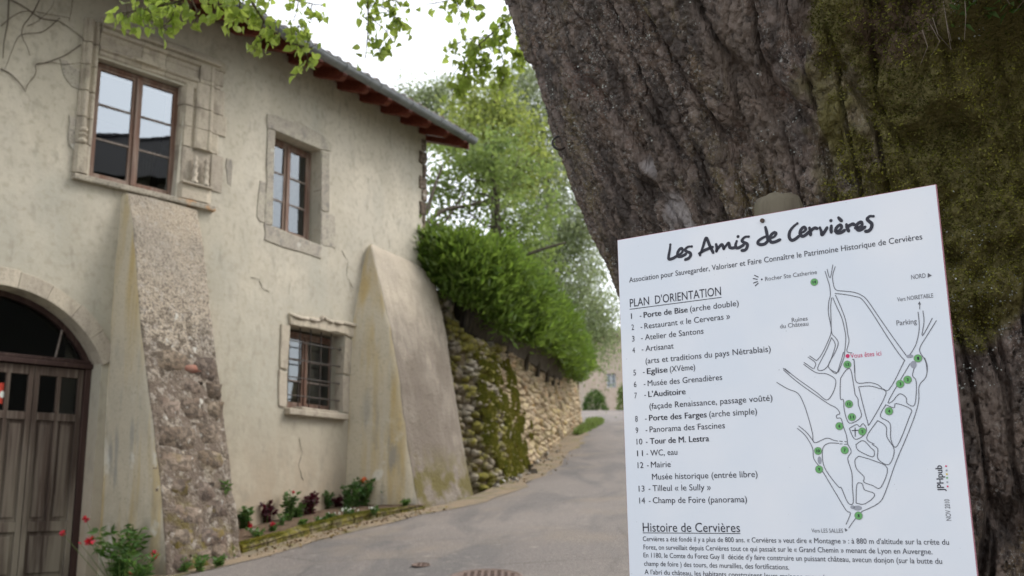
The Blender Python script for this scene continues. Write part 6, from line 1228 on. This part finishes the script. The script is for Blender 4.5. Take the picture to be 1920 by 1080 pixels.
# street plan
RL = [[(0.422, -0.126), (0.425, -0.140), (0.428, -0.155), (0.428, -0.171), (0.424, -0.184), (0.422, -0.203), (0.424, -0.223), (0.424, -0.239), (0.414, -0.260), (0.403, -0.278), (0.394, -0.287)], [(0.426, -0.123), (0.430, -0.140), (0.437, -0.116)], [(0.441, -0.120), (0.435, -0.136), (0.435, -0.152), (0.439, -0.163), (0.453, -0.167), (0.469, -0.171), (0.482, -0.178), (0.492, -0.189), (0.510, -0.223), (0.531, -0.262), (0.548, -0.292)],
 [(0.436, -0.169), (0.453, -0.173), (0.471, -0.179), (0.483, -0.186), (0.499, -0.214), (0.519, -0.255), (0.537, -0.289), (0.545, -0.300)], [(0.432, -0.176), (0.437, -0.192), (0.445, -0.215), (0.448, -0.235), (0.449, -0.251), (0.445, -0.276), (0.442, -0.288), (0.431, -0.311)], [(0.437, -0.172), (0.445, -0.196), (0.451, -0.219), (0.453, -0.245), (0.454, -0.258), (0.449, -0.275), (0.458, -0.279)],
 [(0.430, -0.176), (0.427, -0.191), (0.426, -0.210), (0.425, -0.239), (0.431, -0.249), (0.435, -0.259), (0.429, -0.274), (0.414, -0.299), (0.429, -0.312)], [(0.424, -0.248), (0.413, -0.270), (0.395, -0.300), (0.403, -0.305), (0.415, -0.296), (0.428, -0.268), (0.429, -0.258), (0.424, -0.248)], [(0.382, -0.277), (0.394, -0.287)], [(0.379, -0.279), (0.392, -0.291), (0.388, -0.301)], [(0.371, -0.288), (0.387, -0.301)], [(0.457, -0.290), (0.460, -0.293), (0.459, -0.314)],
 [(0.574, -0.219), (0.574, -0.239), (0.572, -0.254), (0.565, -0.275), (0.554, -0.291)], [(0.582, -0.218), (0.582, -0.237), (0.577, -0.261), (0.596, -0.232)], [(0.602, -0.237), (0.586, -0.259), (0.572, -0.279), (0.571, -0.289), (0.578, -0.304), (0.579, -0.323)], [(0.577, -0.215), (0.578, -0.206)], [(0.332, -0.295), (0.344, -0.306)],
 [(0.370, -0.291), (0.391, -0.308), (0.410, -0.312), (0.424, -0.322), (0.424, -0.334), (0.417, -0.349), (0.406, -0.358), (0.389, -0.343), (0.355, -0.315), (0.335, -0.296)], [(0.332, -0.298), (0.355, -0.321), (0.385, -0.346), (0.409, -0.365), (0.422, -0.373), (0.428, -0.383), (0.422, -0.386), (0.422, -0.391), (0.429, -0.392), (0.432, -0.406), (0.436, -0.422), (0.437, -0.437)],
 [(0.318, -0.320), (0.337, -0.333), (0.356, -0.343), (0.366, -0.365), (0.373, -0.394), (0.377, -0.416), (0.379, -0.432), (0.401, -0.425), (0.413, -0.429), (0.421, -0.431)], [(0.422, -0.435), (0.404, -0.434), (0.393, -0.443), (0.392, -0.470), (0.402, -0.491), (0.416, -0.510), (0.420, -0.511), (0.429, -0.536), (0.438, -0.537), (0.439, -0.510), (0.440, -0.486), (0.435, -0.462), (0.442, -0.450), (0.437, -0.437)],
 [(0.350, -0.405), (0.364, -0.419), (0.375, -0.441), (0.376, -0.460), (0.388, -0.479), (0.409, -0.519), (0.425, -0.549), (0.432, -0.554), (0.423, -0.573)], [(0.353, -0.401), (0.367, -0.414), (0.379, -0.432)], [(0.415, -0.302), (0.427, -0.313), (0.435, -0.297), (0.443, -0.276)],
 [(0.434, -0.322), (0.445, -0.308), (0.453, -0.309), (0.456, -0.340), (0.457, -0.352), (0.461, -0.360), (0.461, -0.371), (0.464, -0.391), (0.443, -0.401), (0.436, -0.379), (0.436, -0.360), (0.431, -0.358), (0.432, -0.338), (0.434, -0.322)], [(0.460, -0.290), (0.460, -0.306), (0.461, -0.331), (0.483, -0.333), (0.497, -0.338), (0.514, -0.348), (0.545, -0.299)], [(0.464, -0.339), (0.482, -0.339), (0.497, -0.344), (0.509, -0.354), (0.478, -0.403), (0.474, -0.400), (0.469, -0.372), (0.464, -0.339)],
 [(0.553, -0.306), (0.513, -0.365), (0.518, -0.368), (0.531, -0.356), (0.541, -0.363), (0.542, -0.373), (0.554, -0.376), (0.560, -0.338), (0.555, -0.327), (0.559, -0.314)], [(0.577, -0.298), (0.580, -0.313), (0.576, -0.331), (0.564, -0.345), (0.560, -0.374), (0.543, -0.415), (0.515, -0.470), (0.493, -0.520), (0.480, -0.538), (0.452, -0.551)], [(0.507, -0.373), (0.520, -0.379), (0.524, -0.372), (0.547, -0.383), (0.543, -0.397), (0.519, -0.444), (0.510, -0.432), (0.511, -0.405), (0.496, -0.392), (0.507, -0.373)],
 [(0.491, -0.399), (0.470, -0.427), (0.482, -0.439)], [(0.491, -0.399), (0.504, -0.410), (0.504, -0.428), (0.514, -0.450), (0.503, -0.474), (0.486, -0.464), (0.487, -0.447), (0.478, -0.439)], [(0.442, -0.410), (0.455, -0.404), (0.460, -0.408), (0.466, -0.403), (0.471, -0.412), (0.467, -0.422), (0.450, -0.429), (0.442, -0.410)],
 [(0.451, -0.438), (0.464, -0.432), (0.476, -0.445), (0.481, -0.451), (0.478, -0.460), (0.465, -0.455), (0.453, -0.447), (0.451, -0.438)], [(0.454, -0.458), (0.477, -0.466), (0.500, -0.480), (0.486, -0.512), (0.473, -0.508), (0.459, -0.502), (0.460, -0.493), (0.449, -0.480), (0.447, -0.465), (0.454, -0.458)], [(0.443, -0.537), (0.447, -0.506), (0.456, -0.505), (0.459, -0.515), (0.474, -0.521), (0.472, -0.529), (0.456, -0.539), (0.443, -0.537)], [(0.452, -0.551), (0.439, -0.564), (0.427, -0.579)],
 [(0.423, -0.431), (0.429, -0.432)], [(0.432, -0.432), (0.436, -0.433)], [(0.423, -0.436), (0.428, -0.436)], [(0.431, -0.437), (0.436, -0.437)]]
m = MB()
for s_ in RL: line(m, cr(s_, 4), .00125)
m.build('street_plan', M['ink_grey'], sign)
m = MB(); line(m, [(0.452, -0.409), (0.451, -0.425)], .0014); line(m, [(0.446, -0.414), (0.457, -0.414)], .0014)
for s_ in ([(0.289, -0.115), (0.297, -0.120)], [(0.286, -0.121), (0.295, -0.124)], [(0.286, -0.130), (0.295, -0.128)], [(0.289, -0.136), (0.296, -0.131)]): line(m, s_, .0016)
discm(m, (0.303, -0.1252), .0017, .0007, 10); m.build('church_cross_and_viewpoint', M['ink'], sign)
m = MB(); m.add([SP(*p, .0007) for p in [(0.596, -0.154), (0.595, -0.162), (0.602, -0.159)]], [(0, 1, 2)]); m.add([SP(*p, .0007) for p in [(0.575, -0.206), (0.580, -0.207), (0.578, -0.201)]], [(0, 1, 2)]); m.add([SP(*p, .0007) for p in [(0.420, -0.579), (0.421, -0.585), (0.425, -0.582)]], [(0, 1, 2)])
m.build('arrowheads', M['ink_grey'], sign)
for c, rx, ry in (((0.4447, -0.5454), .0075, .0042), ((0.5583, -0.3082), .005, .0065), ((0.3859, -0.4629), .0035, .007), ((0.4367, -0.544), .004, .003), ((0.5536, -0.2936), .006, .003)): m = MB(); m.add([SP(c[0]+rx*math.cos(a*.5236), c[1]+ry*math.sin(a*.5236), .00065) for a in range(12)], [tuple(range(12))]); m.build('town_gate', M['ink_light'], sign)
for n_, c in (('14', (0.401, -0.1435)), ('13', (0.4478, -0.2986)), ('1', (0.5665, -0.2984)), ('2', (0.5464, -0.3331)), ('3', (0.5336, -0.3394)), ('12', (0.4449, -0.3678)), ('11', (0.4481, -0.3907)), ('4', (0.5112, -0.3843)), ('6', (0.4252, -0.4052)), ('5', (0.4637, -0.4164)), ('10', (0.3844, -0.4466)), ('7', (0.431, -0.447)), ('9', (0.3838, -0.4785)), ('8', (0.4454, -0.5583))):
    m = MB(); discm(m, c, .0070, .00075, 20, 1); discm(m, c, .0060, .0009, 20, 0); d_ = m.build('numbered_marker', [M['disc'], M['disc_ring']], sign)
    w_ = .0026 if len(n_) == 1 else .0056
    text(n_, (c[0]-w_/2, c[1]-.0026), (c[0]+w_/2, c[1]-.0026), .0052, 'ink', .01, 'marker_number', d_, .0011)
m = MB(); discm(m, (0.4495, -0.2836), .0036, .0008); m.build('position_dot', M['ink_red'], sign)
text('Vous êtes ici', (0.4543, -0.2878), (0.507, -0.2856), .0082, 'ink_red', 0)
for s_, a, b, c_ in (('Rocher Ste Catherine', (0.3095, -0.1291), (0.4071, -0.1284), .0078), ('NORD', (0.5684, -0.1614), (0.592, -0.1614), .0078), ('Vers NOIRETABLE', (0.5421, -0.1971), (0.6007, -0.1965), .0072), ('Parking', (0.537, -0.2387), (0.5704, -0.2382), .0088), ('Ruines', (0.3544, -0.2123), (0.3836, -0.2116), .0078), ('du Château', (0.3316, -0.2217), (0.3843, -0.221), .0078), ('Vers LES SALLES', (0.3622, -0.5867), (0.4168, -0.5873), .0068)): text(s_, a, b, c_, 'ink_grey')
text('NOV 2010', (0.5931, -0.5664), (0.5932, -0.5325), .0078, 'ink_grey'); text('JPHpub', (0.5871, -0.5196), (0.587, -0.4782), .0105, 'ink', .012)
for i, (c, k) in enumerate((((0.5935, -0.4793), 'ink_red'), ((0.5936, -0.4862), 'ink_light'), ((0.5935, -0.4922), 'ink_yellow'), ((0.5933, -0.4982), 'disc'), ((0.593, -0.5051), 'ink_light'), ((0.5928, -0.512), 'ink_red'))):
    m = MB(); s_ = .0013; m.add([SP(c[0]-s_, c[1]-s_, .0008), SP(c[0]+s_, c[1]-s_, .0008), SP(c[0]+s_, c[1]+s_, .0008), SP(c[0]-s_, c[1]+s_, .0008)], [(0, 1, 2, 3)]); m.build('logo_square', M[k], sign)
# round wooden post behind the board
pu, pv = (0.327, 0.0355); pc = np.array(SP(pu, 0, -.052)); n = 20; m = MB(); vs = []; rr_ = .047; rs = np.random.RandomState(4); ztop = SO[2]+pv+.004; w_r = [1+.04*rs.normal() for _ in range(n)]
lv = [(-2.0, 1), (-1.2, 1), (-.6, 1), (-.2, 1), (-.035, 1), (-.012, .96), (0, .86), (.002, .4)]
for dz, r in lv:
    for k in range(n): a = 2*math.pi*k/n; vs.append((pc[0]+rr_*r*w_r[k]*math.cos(a), pc[1]+rr_*r*w_r[k]*math.sin(a), max(ztop+dz, gz1(pc[0], pc[1])-.1)+.003*rs.normal()))
m.add(vs, [(i*n+k, i*n+(k+1) % n, (i+1)*n+(k+1) % n, (i+1)*n+k) for i in range(len(lv)-1) for k in range(n)]+[tuple(range((len(lv)-1)*n, len(lv)*n))]); tag(m.build('wooden_post', M['post'], bevel=0, smooth=True), 'round weathered wooden post behind the white board, its top just showing', 'post')
print('objects', len(bpy.data.objects))
